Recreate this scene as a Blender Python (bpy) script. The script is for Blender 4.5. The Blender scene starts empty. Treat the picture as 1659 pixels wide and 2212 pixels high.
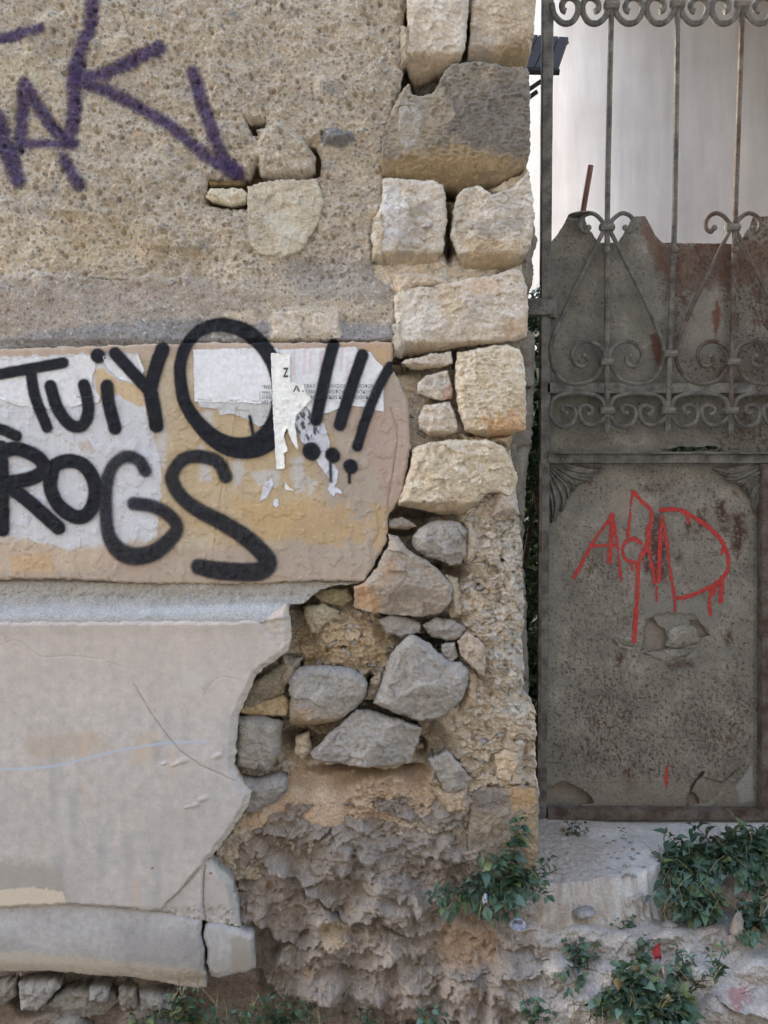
import bpy, math, random
import numpy as np
from mathutils import Vector
random.seed(7); rng = np.random.default_rng(7)
scene = bpy.context.scene
# ------------------------------------------------------------------ camera, world, light
S = 1.8/1659.0; D = 2.1; CZ = 1.32            # metres per picture unit on the wall face, camera distance, camera height
cam_d = bpy.data.cameras.new('camera'); cam = bpy.data.objects.new('camera', cam_d)
scene.collection.objects.link(cam); scene.camera = cam
cam.location = (0, -D, CZ); cam.rotation_euler = (math.radians(90), 0, 0)
cam_d.sensor_fit = 'VERTICAL'; cam_d.sensor_height = 24; cam_d.lens = 24*D/(2212*S)
cam_d.clip_start = 0.05; cam_d.clip_end = 500
SUN_TO = Vector((-0.80, 0.30, 0.52)).normalized()
w = bpy.data.worlds.new('World'); scene.world = w; w.use_nodes = True
nt = w.node_tree; bg = nt.nodes['Background']
sky = nt.nodes.new('ShaderNodeTexSky'); sky.sky_type = 'NISHITA'; sky.sun_disc = False
sky.sun_elevation = math.asin(SUN_TO.z); sky.sun_rotation = math.atan2(SUN_TO.x, SUN_TO.y)
sky.air_density = 1.0; sky.dust_density = 2.4; sky.ozone_density = 1.3
nt.links.new(sky.outputs[0], bg.inputs[0]); bg.inputs[1].default_value = 0.15
sun_d = bpy.data.lights.new('sun', 'SUN'); sun = bpy.data.objects.new('sun', sun_d); scene.collection.objects.link(sun)
sun_d.energy = .9; sun_d.angle = math.radians(12.0); sun_d.color = (1, .94, .86)
sun.rotation_euler = SUN_TO.to_track_quat('Z', 'Y').to_euler()
scene.view_settings.view_transform = 'Standard'; scene.view_settings.look = 'None'
scene.view_settings.gamma = 1; scene.view_settings.use_curve_mapping = False
scene.view_settings.exposure = 2.52
scene.cycles.max_bounces = 6; scene.cycles.diffuse_bounces = 4; scene.cycles.transparent_max_bounces = 12

# ------------------------------------------------------------------ noise (numpy)
F = np.float32
def _h(ix, iy, seed):
    n = (ix.astype(np.int64)*374761393 + iy.astype(np.int64)*668265263 + seed*974634777) & 0xffffffff
    n = ((n ^ (n >> 13))*1274126177) & 0xffffffff
    n = ((n ^ (n >> 15))*2246822519) & 0xffffffff
    return ((n ^ (n >> 16)) & 0xffffff).astype(F)/F(0xffffff)
def perlin(x, y, seed=0):
    x0 = np.floor(x); y0 = np.floor(y); fx = (x-x0).astype(F); fy = (y-y0).astype(F)
    x0 = x0.astype(np.int64); y0 = y0.astype(np.int64)
    u = fx*fx*fx*(fx*(fx*6-15)+10); v = fy*fy*fy*(fy*(fy*6-15)+10)
    def g(dx, dy):
        a = _h(x0+dx, y0+dy, seed)*F(6.2831853)
        return np.cos(a)*(fx-dx)+np.sin(a)*(fy-dy)
    a = g(0,0); b = g(1,0); c = g(0,1); d = g(1,1)
    return (a+(b-a)*u + ((c+(d-c)*u)-(a+(b-a)*u))*v)*F(1.4)
def fbm(x, y, sc, oct=4, seed=0, gain=.5, ridged=False):
    t = np.zeros(x.shape, F); a = 1.; n = 0.; f = 1./sc
    for i in range(oct):
        p = perlin(x*f+17.3*i, y*f-9.1*i, seed+i*13)
        if ridged: p = 1-2*np.abs(p)
        t += F(a)*p; n += a; a *= gain; f *= 2.03
    return t/F(n)
def worley(x, y, sc, seed=0, jit=.9):
    x = x/sc; y = y/sc; x0 = np.floor(x).astype(np.int64); y0 = np.floor(y).astype(np.int64)
    f1 = np.full(x.shape, 9, F); f2 = f1.copy(); dx = np.zeros(x.shape, F); dy = dx.copy(); cid = dx.copy()
    for i in (-1,0,1):
        for j in (-1,0,1):
            cx = x0+i; cy = y0+j
            px = (cx+.5+jit*(_h(cx,cy,seed)-.5)); py = (cy+.5+jit*(_h(cx,cy,seed+5)-.5))
            ax = (x-px).astype(F); ay = (y-py).astype(F); d = np.sqrt(ax*ax+ay*ay)
            m = d < f1
            f2 = np.where(m, f1, np.minimum(f2, d)); f1 = np.where(m, d, f1)
            dx = np.where(m, ax, dx); dy = np.where(m, ay, dy); cid = np.where(m, _h(cx,cy,seed+9), cid)
    return f1, f2, dx, dy, cid
def frac(a): return a-np.floor(a)
def facets(x, y, sc, seed=0, tilt=.5, groove=1., fade=0.):          # broken angular chips: a random height and tilt in each cell, height in cell units
    f1, f2, dx, dy, c = worley(x, y, sc, seed)
    a = frac(c*57.3)*6.283; t = tilt*frac(c*131.7)
    h = (frac(c*23.1)-.5)*.6 + (np.cos(a)*dx+np.sin(a)*dy)*t*2 - np.clip(.12-(f2-f1), 0, 1)*2.2*groove
    if fade: h = (h+.35)*sst(0, fade, f2-f1)
    return h, c
def sst(a, b, x):
    t = np.clip((x-a)/(b-a), 0, 1); return t*t*(3-2*t)
def mix(a, b, t):
    a = np.asarray(a, F); b = np.asarray(b, F); t = np.asarray(t, F)
    return a*(1-t[...,None]) + b*t[...,None]
def lin(c): return np.array([((v/255.+.055)/1.055)**2.4 if v > 10.3 else v/255./12.92 for v in c], F)
def polysdf(x, y, poly):
    p = np.asarray(poly, F); q = np.roll(p, -1, 0); d = np.full(x.shape, 1e9, F); ins = np.zeros(x.shape, bool)
    for (ax, ay), (bx, by) in zip(p, q):
        ex, ey = bx-ax, by-ay; L = ex*ex+ey*ey+1e-9
        t = np.clip(((x-ax)*ex+(y-ay)*ey)/L, 0, 1)
        d = np.minimum(d, (x-ax-t*ex)**2+(y-ay-t*ey)**2)
        if ay != by:
            c = ((ay > y) != (by > y)) & (x < (bx-ax)*(y-ay)/(by-ay)+ax); ins ^= c
    d = np.sqrt(d); return np.where(ins, -d, d)
def spline(pts, n=6):
    P = np.asarray(pts, float)
    if len(P) < 3: return P
    Q = np.vstack([2*P[0]-P[1], P, 2*P[-1]-P[-2]]); out = []
    for i in range(1, len(Q)-2):
        for k in range(n):
            t = k/n; a, b, c, d = Q[i-1:i+3]
            out.append(.5*((2*b)+(c-a)*t+(2*a-5*b+4*c-d)*t*t+(3*b-a-3*c+d)*t**3))
    out.append(P[-1]); return np.array(out)
FAT = 1.0
def strokesdf(x, y, strokes):
    d = np.full(x.shape, 99., F)
    for st in strokes:
        P = np.array(spline(st, 5)); P[:,2] *= FAT; m = 30
        k = np.where((x > P[:,0].min()-m) & (x < P[:,0].max()+m) & (y > P[:,1].min()-m) & (y < P[:,1].max()+m))
        if len(k[0]) == 0: continue
        xs = x[k]; ys = y[k]; dd = np.full(xs.shape, 99., F)
        for a, b in zip(P[:-1], P[1:]):
            e = b[:2]-a[:2]; L = e@e+1e-9
            t = np.clip(((xs-a[0])*e[0]+(ys-a[1])*e[1])/L, 0, 1)
            dd = np.minimum(dd, np.hypot(xs-a[0]-t*e[0], ys-a[1]-t*e[1])-(a[2]+(b[2]-a[2])*t))
        d[k] = np.minimum(d[k], dd)
    return d
def ctrl(x, y, pts, sig):
    num = np.zeros(x.shape, F); den = np.full(x.shape, 1e-12, F)
    for (a, b, h) in pts:
        wgt = 1/(((x-a)**2+(y-b)**2)/sig**2+.05)**2
        num += wgt*F(h); den += wgt
    return num/den

# ------------------------------------------------------------------ objects
def pos(u, v, h):                                # a point at distance h in front of the wall face
    k = (D-h)/D
    return ((u-829.5)*S*k, -h, CZ+(1106-v)*S*k)
ROOTLOC = {}
def tag(o, label=None, cat=None, group=None, kind=None):
    if label: o['label'] = label
    if cat: o['category'] = cat
    if group: o['group'] = group
    if kind: o['kind'] = kind
    return o
def thing(name, loc, label, cat, group=None):
    o = bpy.data.objects.new(name, None); o.empty_display_size = .1; o.location = loc
    scene.collection.objects.link(o); ROOTLOC[o.name] = Vector(loc)
    return tag(o, label, cat, group)
def link(name, me, parent=None, origin=None):
    o = bpy.data.objects.new(name, me); scene.collection.objects.link(o)
    base = Vector(origin) if origin is not None else Vector((0,0,0))
    ROOTLOC[o.name] = base
    if parent is not None:
        o.parent = parent; o.location = base-ROOTLOC[parent.name]
    else: o.location = base
    return o
def mesh_np(name, P, faces, mat, parent=None, col=None, attrs=None, smooth=True):
    P = np.asarray(P, float); o = P.mean(0) if len(P) else np.zeros(3)
    Q = (P-o).astype(F); me = bpy.data.meshes.new(name)
    fa = np.asarray(faces, np.int32); k = fa.shape[1]
    me.vertices.add(len(Q)); me.vertices.foreach_set('co', Q.ravel())
    me.loops.add(fa.size); me.loops.foreach_set('vertex_index', fa.ravel())
    me.polygons.add(len(fa)); me.polygons.foreach_set('loop_start', np.arange(0, fa.size, k, dtype=np.int32))
    me.polygons.foreach_set('loop_total', np.full(len(fa), k, np.int32))
    me.update(calc_edges=True)
    if smooth: me.polygons.foreach_set('use_smooth', np.ones(len(fa), bool))
    if col is not None:
        a = me.color_attributes.new('Col', 'FLOAT_COLOR', 'POINT')
        c = np.ones((len(Q), 4), F); c[:, :3] = np.clip(col, 0, 1); a.data.foreach_set('color', c.ravel())
    for nme, val in (attrs or {}).items():
        a = me.attributes.new(nme, 'FLOAT', 'POINT'); a.data.foreach_set('value', val.astype(F).ravel())
    me.materials.append(mat); me.validate()
    return link(name, me, parent, o)
class MB:                                        # small hand-made pieces
    def __init__(s): s.v = []; s.f = []
    def add(s, v, f):
        n = len(s.v); s.v += [tuple(a) for a in v]; s.f += [tuple(i+n for i in q) for q in f]
    def box(s, c, d, rot=None):
        vs = [Vector((x*d[0]/2, y*d[1]/2, z*d[2]/2)) for x in (-1,1) for y in (-1,1) for z in (-1,1)]
        if rot is not None: vs = [rot @ a for a in vs]
        s.add([a+Vector(c) for a in vs], [(0,1,3,2),(4,6,7,5),(0,4,5,1),(2,3,7,6),(0,2,6,4),(1,5,7,3)])
    def tube(s, pts, r, n=8, cap=True, flat=1.0):
        pts = [Vector(p) for p in pts]; m = len(pts); rr = r if hasattr(r, '__len__') else [r]*m
        ring = []; ref = Vector((0,1,0))
        for i, p in enumerate(pts):
            t = (pts[min(i+1,m-1)]-pts[max(i-1,0)]).normalized()
            a = ref-t*ref.dot(t)
            if a.length < .1: a = Vector((1,0,0))-t*t.x
            a.normalize(); b = t.cross(a)
            ring.append([p+(a*math.cos(k*2*math.pi/n)*flat+b*math.sin(k*2*math.pi/n))*rr[i] for k in range(n)])
        vs = [x for q in ring for x in q]; fs = []
        for i in range(m-1):
            for k in range(n): fs.append((i*n+k, i*n+(k+1)%n, (i+1)*n+(k+1)%n, (i+1)*n+k))
        if cap: fs += [tuple(range(n))[::-1], tuple((m-1)*n+k for k in range(n))]
        s.add(vs, fs)
    def ball(s, c, r, nu=10, nv=6, sc=(1,1,1)):
        vs = [(c[0], c[1], c[2]+r*sc[2])]; fs = []
        for j in range(1, nv):
            for i in range(nu):
                a = math.pi*j/nv; b = 2*math.pi*i/nu
                vs.append((c[0]+r*sc[0]*math.sin(a)*math.cos(b), c[1]+r*sc[1]*math.sin(a)*math.sin(b), c[2]+r*sc[2]*math.cos(a)))
        vs.append((c[0], c[1], c[2]-r*sc[2])); L = len(vs)-1
        for i in range(nu):
            fs.append((0, 1+i, 1+(i+1)%nu)); fs.append((L, L-1-i, L-1-(i+1)%nu))
            for j in range(nv-2):
                q = 1+j*nu; fs.append((q+i, q+nu+i, q+nu+(i+1)%nu, q+(i+1)%nu))
        s.add(vs, fs)
    def build(s, name, mat, parent=None, smooth=True):
        c = Vector((0,0,0))
        for a in s.v: c += Vector(a)
        c /= max(1, len(s.v)); me = bpy.data.meshes.new(name)
        me.from_pydata([Vector(a)-c for a in s.v], [], s.f); me.materials.append(mat)
        if smooth: me.polygons.foreach_set('use_smooth', [True]*len(me.polygons)); 
        me.update()
        if smooth:
            try: me.set_sharp_from_angle(angle=math.radians(42))
            except Exception: pass
        return link(name, me, parent, c)

def patch(name, poly, hfn, cfn, mat, parent=None, step=2.2, h0=0., rough=(3., 14.), skirt=.05, holes=(), R=None, kf=None, smooth=True, keep=None, shrink=.12, seed=0):
    """a dense sheet inside a traced outline: relief hfn(U,V,s), colour cfn(U,V,h,s), its rim turned back into the wall"""
    p = np.asarray(poly, F); x0, y0 = p.min(0)-step*2; x1, y1 = p.max(0)+step*2
    nu = int((x1-x0)/step)+1; nv = int((y1-y0)/step)+1
    U, V = np.meshgrid(x0+np.arange(nu, dtype=F)*step, y0+np.arange(nv, dtype=F)*step, indexing='ij')
    s = polysdf(U, V, poly)
    if rough: s = s+F(rough[0])*(fbm(U, V, rough[1], 3, 31+seed)+.8*fbm(U, V, rough[1]*2.6, 2, 51+seed))
    for hp in holes:
        s = np.maximum(s, -(polysdf(U, V, hp)+F(2)*fbm(U, V, 9, 2, 5)))
    gx, gy = np.gradient(s, step); g2 = gx*gx+gy*gy+1e-3
    m = np.abs(s) < .75*step
    U = np.where(m, U-s*gx/g2, U); V = np.where(m, V-s*gy/g2, V)
    h = hfn(U, V, s).astype(F); c = cfn(U, V, h, s)
    k = (D-h0)/D if kf is None else (D-kf(U, V))/D
    P = np.stack([(U-829.5)*S*k, -(h), CZ+(1106-V)*S*k], -1)
    ok = s < .75*step
    q = ok[:-1,:-1] & ok[1:,:-1] & ok[:-1,1:] & ok[1:,1:]
    idx = np.arange(nu*nv).reshape(nu, nv); ii, jj = np.where(q)
    fa = np.stack([idx[ii,jj], idx[ii,jj+1], idx[ii+1,jj+1], idx[ii+1,jj]], -1)
    P = P.reshape(-1,3); C = np.asarray(c, F).reshape(-1,3)
    if skirt:
        e = np.concatenate([fa[:, [0,1]], fa[:, [1,2]], fa[:, [2,3]], fa[:, [3,0]]])
        key = np.sort(e, 1); kk = key[:,0].astype(np.int64)*(nu*nv)+key[:,1]
        _, inv, cnt = np.unique(kk, return_inverse=True, return_counts=True)
        be = e[cnt[inv] == 1]; bv = np.unique(be); mp = np.full(nu*nv, -1); mp[bv] = np.arange(len(bv))+nu*nv
        g = np.stack([gx.ravel()[bv], np.zeros(len(bv)), -gy.ravel()[bv]], -1); g /= np.linalg.norm(g, axis=1)[:,None]+1e-6
        lv = []; f2 = []
        n0 = nu*nv; prev = np.arange(nu*nv)
        for r, (dd, sh) in enumerate(((.33, .3), (1., 1.))):
            B = P[bv]+np.stack([0*bv, skirt*dd+0*bv, 0*bv], -1)-g*skirt*shrink*sh
            B += (rng.random(B.shape)-.5)*.0025
            cur = np.full(nu*nv, -1); cur[bv] = np.arange(len(bv))+n0
            f2.append(np.stack([be[:,1] if r == 0 else prev[be[:,1]], be[:,0] if r == 0 else prev[be[:,0]], cur[be[:,0]], cur[be[:,1]]], -1))
            lv.append(B); n0 += len(bv); prev = cur
        P = np.concatenate([P]+lv); C = np.concatenate([C, C[bv], C[bv]]); fa = np.concatenate([fa]+f2)
        Uo = np.concatenate([U.ravel(), U.ravel()[bv], U.ravel()[bv]]); Vo = np.concatenate([V.ravel(), V.ravel()[bv], V.ravel()[bv]])
    else: Uo = U.ravel(); Vo = V.ravel()
    used = np.unique(fa); mp = np.full(len(P), -1); mp[used] = np.arange(len(used)); fa = mp[fa]
    P = P[used]; C = C[used]; Uo = Uo[used]; Vo = Vo[used]
    if keep is not None: keep.append((Uo, Vo, P, fa))
    return mesh_np(name, P, fa, mat, parent, C, smooth=smooth)

WOB = .8
PO = [0.]
def paint(name, bases, strokes, mat, parent, off=.0016, margin=8.0, label=None):
    Ps = []; Fs = []; ds = []; n = 0; PO[0] = (PO[0]+.00028) % .0022; off = off+PO[0]-.0006
    for (U, V, P, fa) in bases:
        d = strokesdf(U, V, strokes)+WOB*fbm(U, V, 16, 3, 7).astype(F)+WOB*.6*fbm(U, V, 60, 2, 8); ok = d < margin; q = ok[fa].any(1)
        if not q.any(): continue
        f = fa[q]; used = np.unique(f); mp = np.full(len(U), -1); mp[used] = np.arange(len(used))+n
        Ps.append(P[used]-np.array([0, off, 0])); Fs.append(mp[f]); ds.append(d[used]); n += len(used)
    o = mesh_np(name, np.concatenate(Ps), np.concatenate(Fs), mat, parent, attrs={'pd': np.concatenate(ds)})
    if label: o['label'] = label
    return o

# ------------------------------------------------------------------ materials
def new_mat(name):
    m = bpy.data.materials.new(name); m.use_nodes = True; nt = m.node_tree
    return m, nt, nt.nodes['Principled BSDF'], nt.links
def noise(nt, L, scale, detail=4, rough=.6, co=None):
    n = nt.nodes.new('ShaderNodeTexNoise'); n.inputs['Scale'].default_value = scale
    n.inputs['Detail'].default_value = detail; n.inputs['Roughness'].default_value = rough
    if co is not None: L.new(co, n.inputs['Vector'])
    return n
def ramp(nt, L, src, a, b, ca=(0,0,0,1), cb=(1,1,1,1)):
    r = nt.nodes.new('ShaderNodeValToRGB'); r.color_ramp.elements[0].position = a; r.color_ramp.elements[1].position = b
    r.color_ramp.elements[0].color = ca; r.color_ramp.elements[1].color = cb; L.new(src, r.inputs[0]); return r
def mixn(nt, L, fac, a, b, mode='MIX'):
    n = nt.nodes.new('ShaderNodeMix'); n.data_type = 'RGBA'; n.blend_type = mode
    for k, s in ((0, fac), (6, a), (7, b)):
        if hasattr(s, 'is_output') or hasattr(s, 'links'): L.new(s, n.inputs[k])
        elif k == 0: n.inputs[k].default_value = s
        else: n.inputs[k].default_value = (*s[:3], 1)
    return n.outputs[2]
def masonry(name, var=.35, scale=220, bump=.5, dist=.0015, speck=.0, rough=.95, base=None, fine=700):
    m, nt, p, L = new_mat(name)
    co = nt.nodes.new('ShaderNodeTexCoord').outputs['Object']
    if base is None:
        a = nt.nodes.new('ShaderNodeAttribute'); a.attribute_name = 'Col'; c = a.outputs['Color']
    else:
        n0 = noise(nt, L, base[2], 6, .65, co); r0 = ramp(nt, L, n0.outputs[0], .38, .62, (*base[0],1), (*base[1],1)); c = r0.outputs[0]
    n1 = noise(nt, L, scale, 5, .7, co); r = ramp(nt, L, n1.outputs[0], .3, .7, (1-var,)*3+(1,), (1+var*.55,)*3+(1,))
    c = mixn(nt, L, 1, c, r.outputs[0], 'MULTIPLY')
    if speck:
        v = nt.nodes.new('ShaderNodeTexVoronoi'); v.inputs['Scale'].default_value = 190; L.new(co, v.inputs['Vector'])
        r2 = ramp(nt, L, v.outputs['Distance'], .12, .3, (speck,)*3+(1,), (0,0,0,1))
        n3 = noise(nt, L, 60, 2, .5, co); r3 = ramp(nt, L, n3.outputs[0], .5, .6)
        f = mixn(nt, L, 1, r2.outputs[0], r3.outputs[0], 'MULTIPLY')
        c = mixn(nt, L, f, c, v.outputs['Color'] if False else (.10,.085,.075))
    L.new(c, p.inputs['Base Color']); p.inputs['Roughness'].default_value = rough
    p.inputs['Specular IOR Level'].default_value = .25
    n2 = noise(nt, L, fine, 3, .6, co)
    add = nt.nodes.new('ShaderNodeMath'); add.operation = 'MULTIPLY_ADD'; L.new(n1.outputs[0], add.inputs[0]); add.inputs[1].default_value = 1.6; L.new(n2.outputs[0], add.inputs[2])
    b = nt.nodes.new('ShaderNodeBump'); b.inputs['Strength'].default_value = bump; b.inputs['Distance'].default_value = dist
    L.new(add.outputs[0], b.inputs['Height']); L.new(b.outputs[0], p.inputs['Normal'])
    return m
def spray(name, col, soft=1.5, grain=2.0, cover=1.0, rough=.6, col2=None):
    m, nt, p, L = new_mat(name)
    co = nt.nodes.new('ShaderNodeTexCoord').outputs['Object']
    a = nt.nodes.new('ShaderNodeAttribute'); a.attribute_name = 'pd'
    n = noise(nt, L, 420, 3, .7, co)
    ma = nt.nodes.new('ShaderNodeMath'); ma.operation = 'MULTIPLY_ADD'; L.new(n.outputs[0], ma.inputs[0]); ma.inputs[1].default_value = grain*2
    L.new(a.outputs['Fac'], ma.inputs[2])
    mr = nt.nodes.new('ShaderNodeMapRange'); mr.interpolation_type = 'SMOOTHSTEP'; L.new(ma.outputs[0], mr.inputs[0])
    mr.inputs[1].default_value = grain+soft; mr.inputs[2].default_value = grain-soft; mr.inputs[3].default_value = 0; mr.inputs[4].default_value = 1
    n2 = noise(nt, L, 160, 6, .75, co); r2 = ramp(nt, L, n2.outputs[0], .24, .38, ((1-cover)*-1+1-.0,)*3+(1,), (1,1,1,1))
    r2.color_ramp.elements[0].color = (max(0., 1-(1-cover)*2.4-.0),)*3+(1,); r2.color_ramp.elements[1].color = (cover,)*3+(1,)
    r2.color_ramp.elements[0].position = .33; r2.color_ramp.elements[1].position = .55
    mul = nt.nodes.new('ShaderNodeMath'); mul.operation = 'MULTIPLY'; L.new(mr.outputs[0], mul.inputs[0]); L.new(r2.outputs[0], mul.inputs[1])
    L.new(mul.outputs[0], p.inputs['Alpha'])
    n3 = noise(nt, L, 70, 5, .6, co); r3 = ramp(nt, L, n3.outputs[0], .35, .65, (*col,1), (*(col2 or [x*1.5 for x in col]),1))
    L.new(r3.outputs[0], p.inputs['Base Color']); p.inputs['Roughness'].default_value = rough
    p.inputs['Specular IOR Level'].default_value = .15
    return m
M = {}
M['render'] = masonry('rough_render', .42, 230, .65, .002, .12)
M['band'] = masonry('smooth_plaster', .12, 300, .22, .0008)
M['plinth'] = masonry('plinth_plaster', .10, 260, .2, .0008)
M['stone'] = masonry('limestone', .30, 240, .5, .0018)
M['grey'] = masonry('grey_stone', .24, 260, .45, .0014)
M['mortar'] = masonry('rubble_mortar', .38, 230, .6, .002)
M['rock'] = masonry('bedrock', .36, 200, .5, .002)
M['slab'] = masonry('concrete_slab', .28, 170, .5, .002)
M['paper'] = masonry('poster_paper', .05, 60, .12, .0006)
M['black'] = spray('black_spray_paint', (.0075,.008,.0105), 3.2, 2.2, 1.0, .6, (.018,.019,.023))
M['black_worn'] = spray('worn_black_spray_paint', (.010,.011,.014), 4.2, 4.5, .93, .6, (.03,.03,.034))
M['purple'] = spray('faded_purple_spray_paint', (.024,.016,.058), 7.5, 10.0, .80, .85, (.12,.08,.16))
M['red'] = spray('red_spray_paint', (.40,.035,.030), 1.0, 1.6, .96, .55, (.48,.07,.06))
M['ink'] = masonry('printed_ink', .1, 90, .0, .0001, base=((.05,.05,.05), (.11,.11,.11), 300))
M['iron'] = masonry('rusted_iron', .35, 200, .4, .001, rough=.75, base=((.085,.079,.067), (.20,.186,.155), 26))
M['iron2'] = masonry('rusted_iron_brown', .35, 180, .45, .001, rough=.8, base=((.080,.052,.038), (.17,.145,.115), 26))
M['orn'] = masonry('cast_iron', .35, 160, .4, .001, rough=.8, base=((.15,.138,.115), (.27,.25,.215), 40))
M['panel'] = masonry('sheet_iron', .35, 240, .35, .0012, rough=.7)
# ------------------------------------------------------------------ colours
def C(*a): return lin(a)
def tex(U, V, base, dark, light, sc=40, seed=0, amt=.75):
    n = fbm(U, V, sc, 5, seed, .62); n2 = fbm(U, V, sc*.16, 3, seed+40, .6)
    c = mix(np.broadcast_to(base, U.shape+(3,)), dark, np.clip(-n*1.9-.05, 0, 1)*amt)
    c = mix(c, light, np.clip(n*1.9-.1, 0, 1)*amt)
    return c*(1+.22*n2[...,None])
def blob(c, U, V, poly, col, soft=3., rough=6., sc=22, seed=0, amt=1.):
    p = np.asarray(poly); m = soft+rough+2
    if p[:,0].min()-m > U.max() or p[:,0].max()+m < U.min(): return c
    s = polysdf(U, V, poly)+rough*fbm(U, V, sc, 4, seed+77, .6)
    return mix(c, col, sst(soft, -soft, s)*amt)
def crack(h, U, V, pts, depth=.004, wd=1.5, n=5):
    P = [(a+0., b+0., wd*r) for a, b, r in [(q if len(q) == 3 else (*q, 1.)) for q in pts]]
    s = strokesdf(U+2.2*fbm(U, V, 9, 2, 3), V+2.2*fbm(U, V, 9, 2, 4), [P])
    return h-depth*sst(1.2, -.8, s)

# ================================================================== THE MASONRY WALL
wall = thing('masonry_wall', (-.2, .1, 0), 'crumbling stone and plaster wall with black and purple spray-painted letters, left of the gate', 'wall')
K_rend, K_band, K_plinth = [], [], []
# ---- rough render, upper left
rend_poly = [(-30,-30),(884,-30),(872,40),(868,100),(872,150),(864,190),(850,235),(836,300),(828,372),(832,390),(832,430),(816,480),(806,520),(812,560),(812,596),(852,612),(860,650),(862,700),(858,742),(700,748),(-30,760)]
cavity = [(443,400),(446,382),(500,386),(538,384),(553,347),(561,378),(600,386),(650,384),(680,372),(681,335),(664,310),(682,316),(694,345),(690,374),(660,392),(600,396),(545,404),(538,418),(538,446),(500,452),(446,438)]
cav2 = [(533,262),(572,262),(568,272),(552,276),(556,290),(545,288),(536,272)]
def rend_h(U, V, s):
    lower = sst(575, 640, V+18*fbm(U, V, 60, 2, 9))
    h = .022*fbm(U, V, 150, 4, 1)+.010*(1-.7*lower)*fbm(U, V, 62, 5, 91, .6) + (.011-.006*lower)*fbm(U, V, 34, 5, 2, .62)
    f1, f2, dx, dy, c = worley(U, V, 8.5, 3)
    on = (frac(c*17.7) > .68)
    h += on*np.clip(.38-f1, 0, 1)*.009*(1-.75*lower)
    f1, f2, dx, dy, c = worley(U, V, 21, 8)
    h += (frac(c*31.7) > .7)*np.clip(.33-f1, 0, 1)*.020*(1-.8*lower)
    h -= (frac(c*31.7) < .22)*np.clip(.34-f1, 0, 1)*.036*(1-.7*lower)
    h += .0046*fbm(U, V, 8, 3, 12)*(1-.55*lower)
    # broken block outlined above the ledge gap, cement lump, step where the smoother coat starts
    h += .016*sst(6, -10, polysdf(U, V, [(556,305),(600,270),(650,300),(676,330),(678,376),(566,384)]))
    h += .026*sst(0, -16, polysdf(U, V, [(690,292),(718,276),(760,285),(770,302),(740,320),(700,316)])+4*fbm(U, V, 14, 2, 6))
    h -= .012*sst(8, -8, polysdf(U, V, [(-30,430),(230,470),(290,520),(430,545),(440,600),(-30,590)])+22*fbm(U, V, 60, 3, 19))
    h += .006*sst(6, -6, polysdf(U, V, [(590,672),(735,668),(738,735),(580,738)])+9*fbm(U, V, 26, 3, 29))
    h = crack(h, U, V, [(255,0),(270,40),(278,75)], .005, 1.2)
    h = crack(h, U, V, [(180,598),(275,604)], .006, 1.5)
    h = crack(h, U, V, [(540,235),(600,205),(615,190)], .004, 1.6)
    h -= .010*sst(730, 745, V)                                     # undercut line above the poster band
    r = np.clip(1+s/14, 0, 1); return h-.016*r*r
def rend_c(U, V, h, s):
    c = tex(U, V, C(186,173,151), C(160,149,130), C(208,196,173), 60, 3)
    c = mix(c, C(188,160,124), np.clip(fbm(U, V, 46, 5, 51, .65)*2.6-.5, 0, 1)*.7)        # warm sandy patches
    c = mix(c, C(136,134,129), np.clip(fbm(U, V, 80, 5, 61, .65)*2.8-.45, 0, 1)*.8)     # grey cement
    c = mix(c, C(212,206,192), np.clip(fbm(U, V, 70, 6, 71, .68)*2.8-.7, 0, 1)*.8)     # lime white
    c = c*(1+.20*fbm(U, V, 130, 4, 92, .6)[...,None])
    c = mix(c, C(158,136,104), np.clip(fbm(U, V, 20, 5, 93, .7)*2.6-.75, 0, 1)*.6)
    c = blob(c, U, V, [(-30,410),(90,440),(140,520),(60,560),(-30,540)], C(206,202,192), 20, 40, 40, 1, .75)
    c = blob(c, U, V, [(-30,70),(70,90),(100,170),(20,190),(-30,160)], C(203,190,162), 20, 25, 30, 2, .6)
    c = blob(c, U, V, [(-30,600),(460,600),(560,640),(560,700),(300,725),(-30,735)], C(164,152,138), 18, 22, 50, 4, .75)
    c = blob(c, U, V, [(220,700),(400,690),(860,700),(860,760),(-30,770),(-30,735)], C(146,145,144), 8, 12, 30, 5, .85)
    c = blob(c, U, V, [(590,672),(735,668),(738,735),(580,738)], C(196,182,158), 4, 9, 26, 29, .85)
    c = blob(c, U, V, [(480,676),(545,668),(560,700),(500,706)], C(206,192,168), 4, 9, 18, 8, .8)
    c = blob(c, U, V, [(690,292),(718,276),(760,285),(770,302),(740,320),(700,316)], C(128,126,122), 3, 4, 14, 6, .95)
    c = blob(c, U, V, [(610,560),(850,560),(850,660),(640,640)], C(156,149,140), 14, 20, 40, 9, .7)
    c = blob(c, U, V, [(-30,448),(260,470),(430,545),(-30,580)], C(196,176,142), 10, 30, 40, 11, .55)
    f1, f2, dx, dy, cc = worley(U, V, 8.5, 3); k = frac(cc*17.7)
    c = mix(c, C(118,115,110), ((k > .80) & (f1 < .34))*.75)
    c = mix(c, C(205,198,185), ((k > .55) & (k < .62) & (f1 < .32))*.7)
    f1, f2, dx, dy, cc = worley(U, V, 26, 13); k = frac(cc*91.7)
    c = mix(c, C(140,72,52), ((k > .975) & (f1 < .13))*.7)
    p = fbm(U, V, 9, 3, 12, .6)
    return c*(1+.16*p[...,None]+.16*fbm(U, V, 3.8, 2, 19)[...,None]+.14*fbm(U, V, 24, 3, 20)[...,None])
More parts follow.
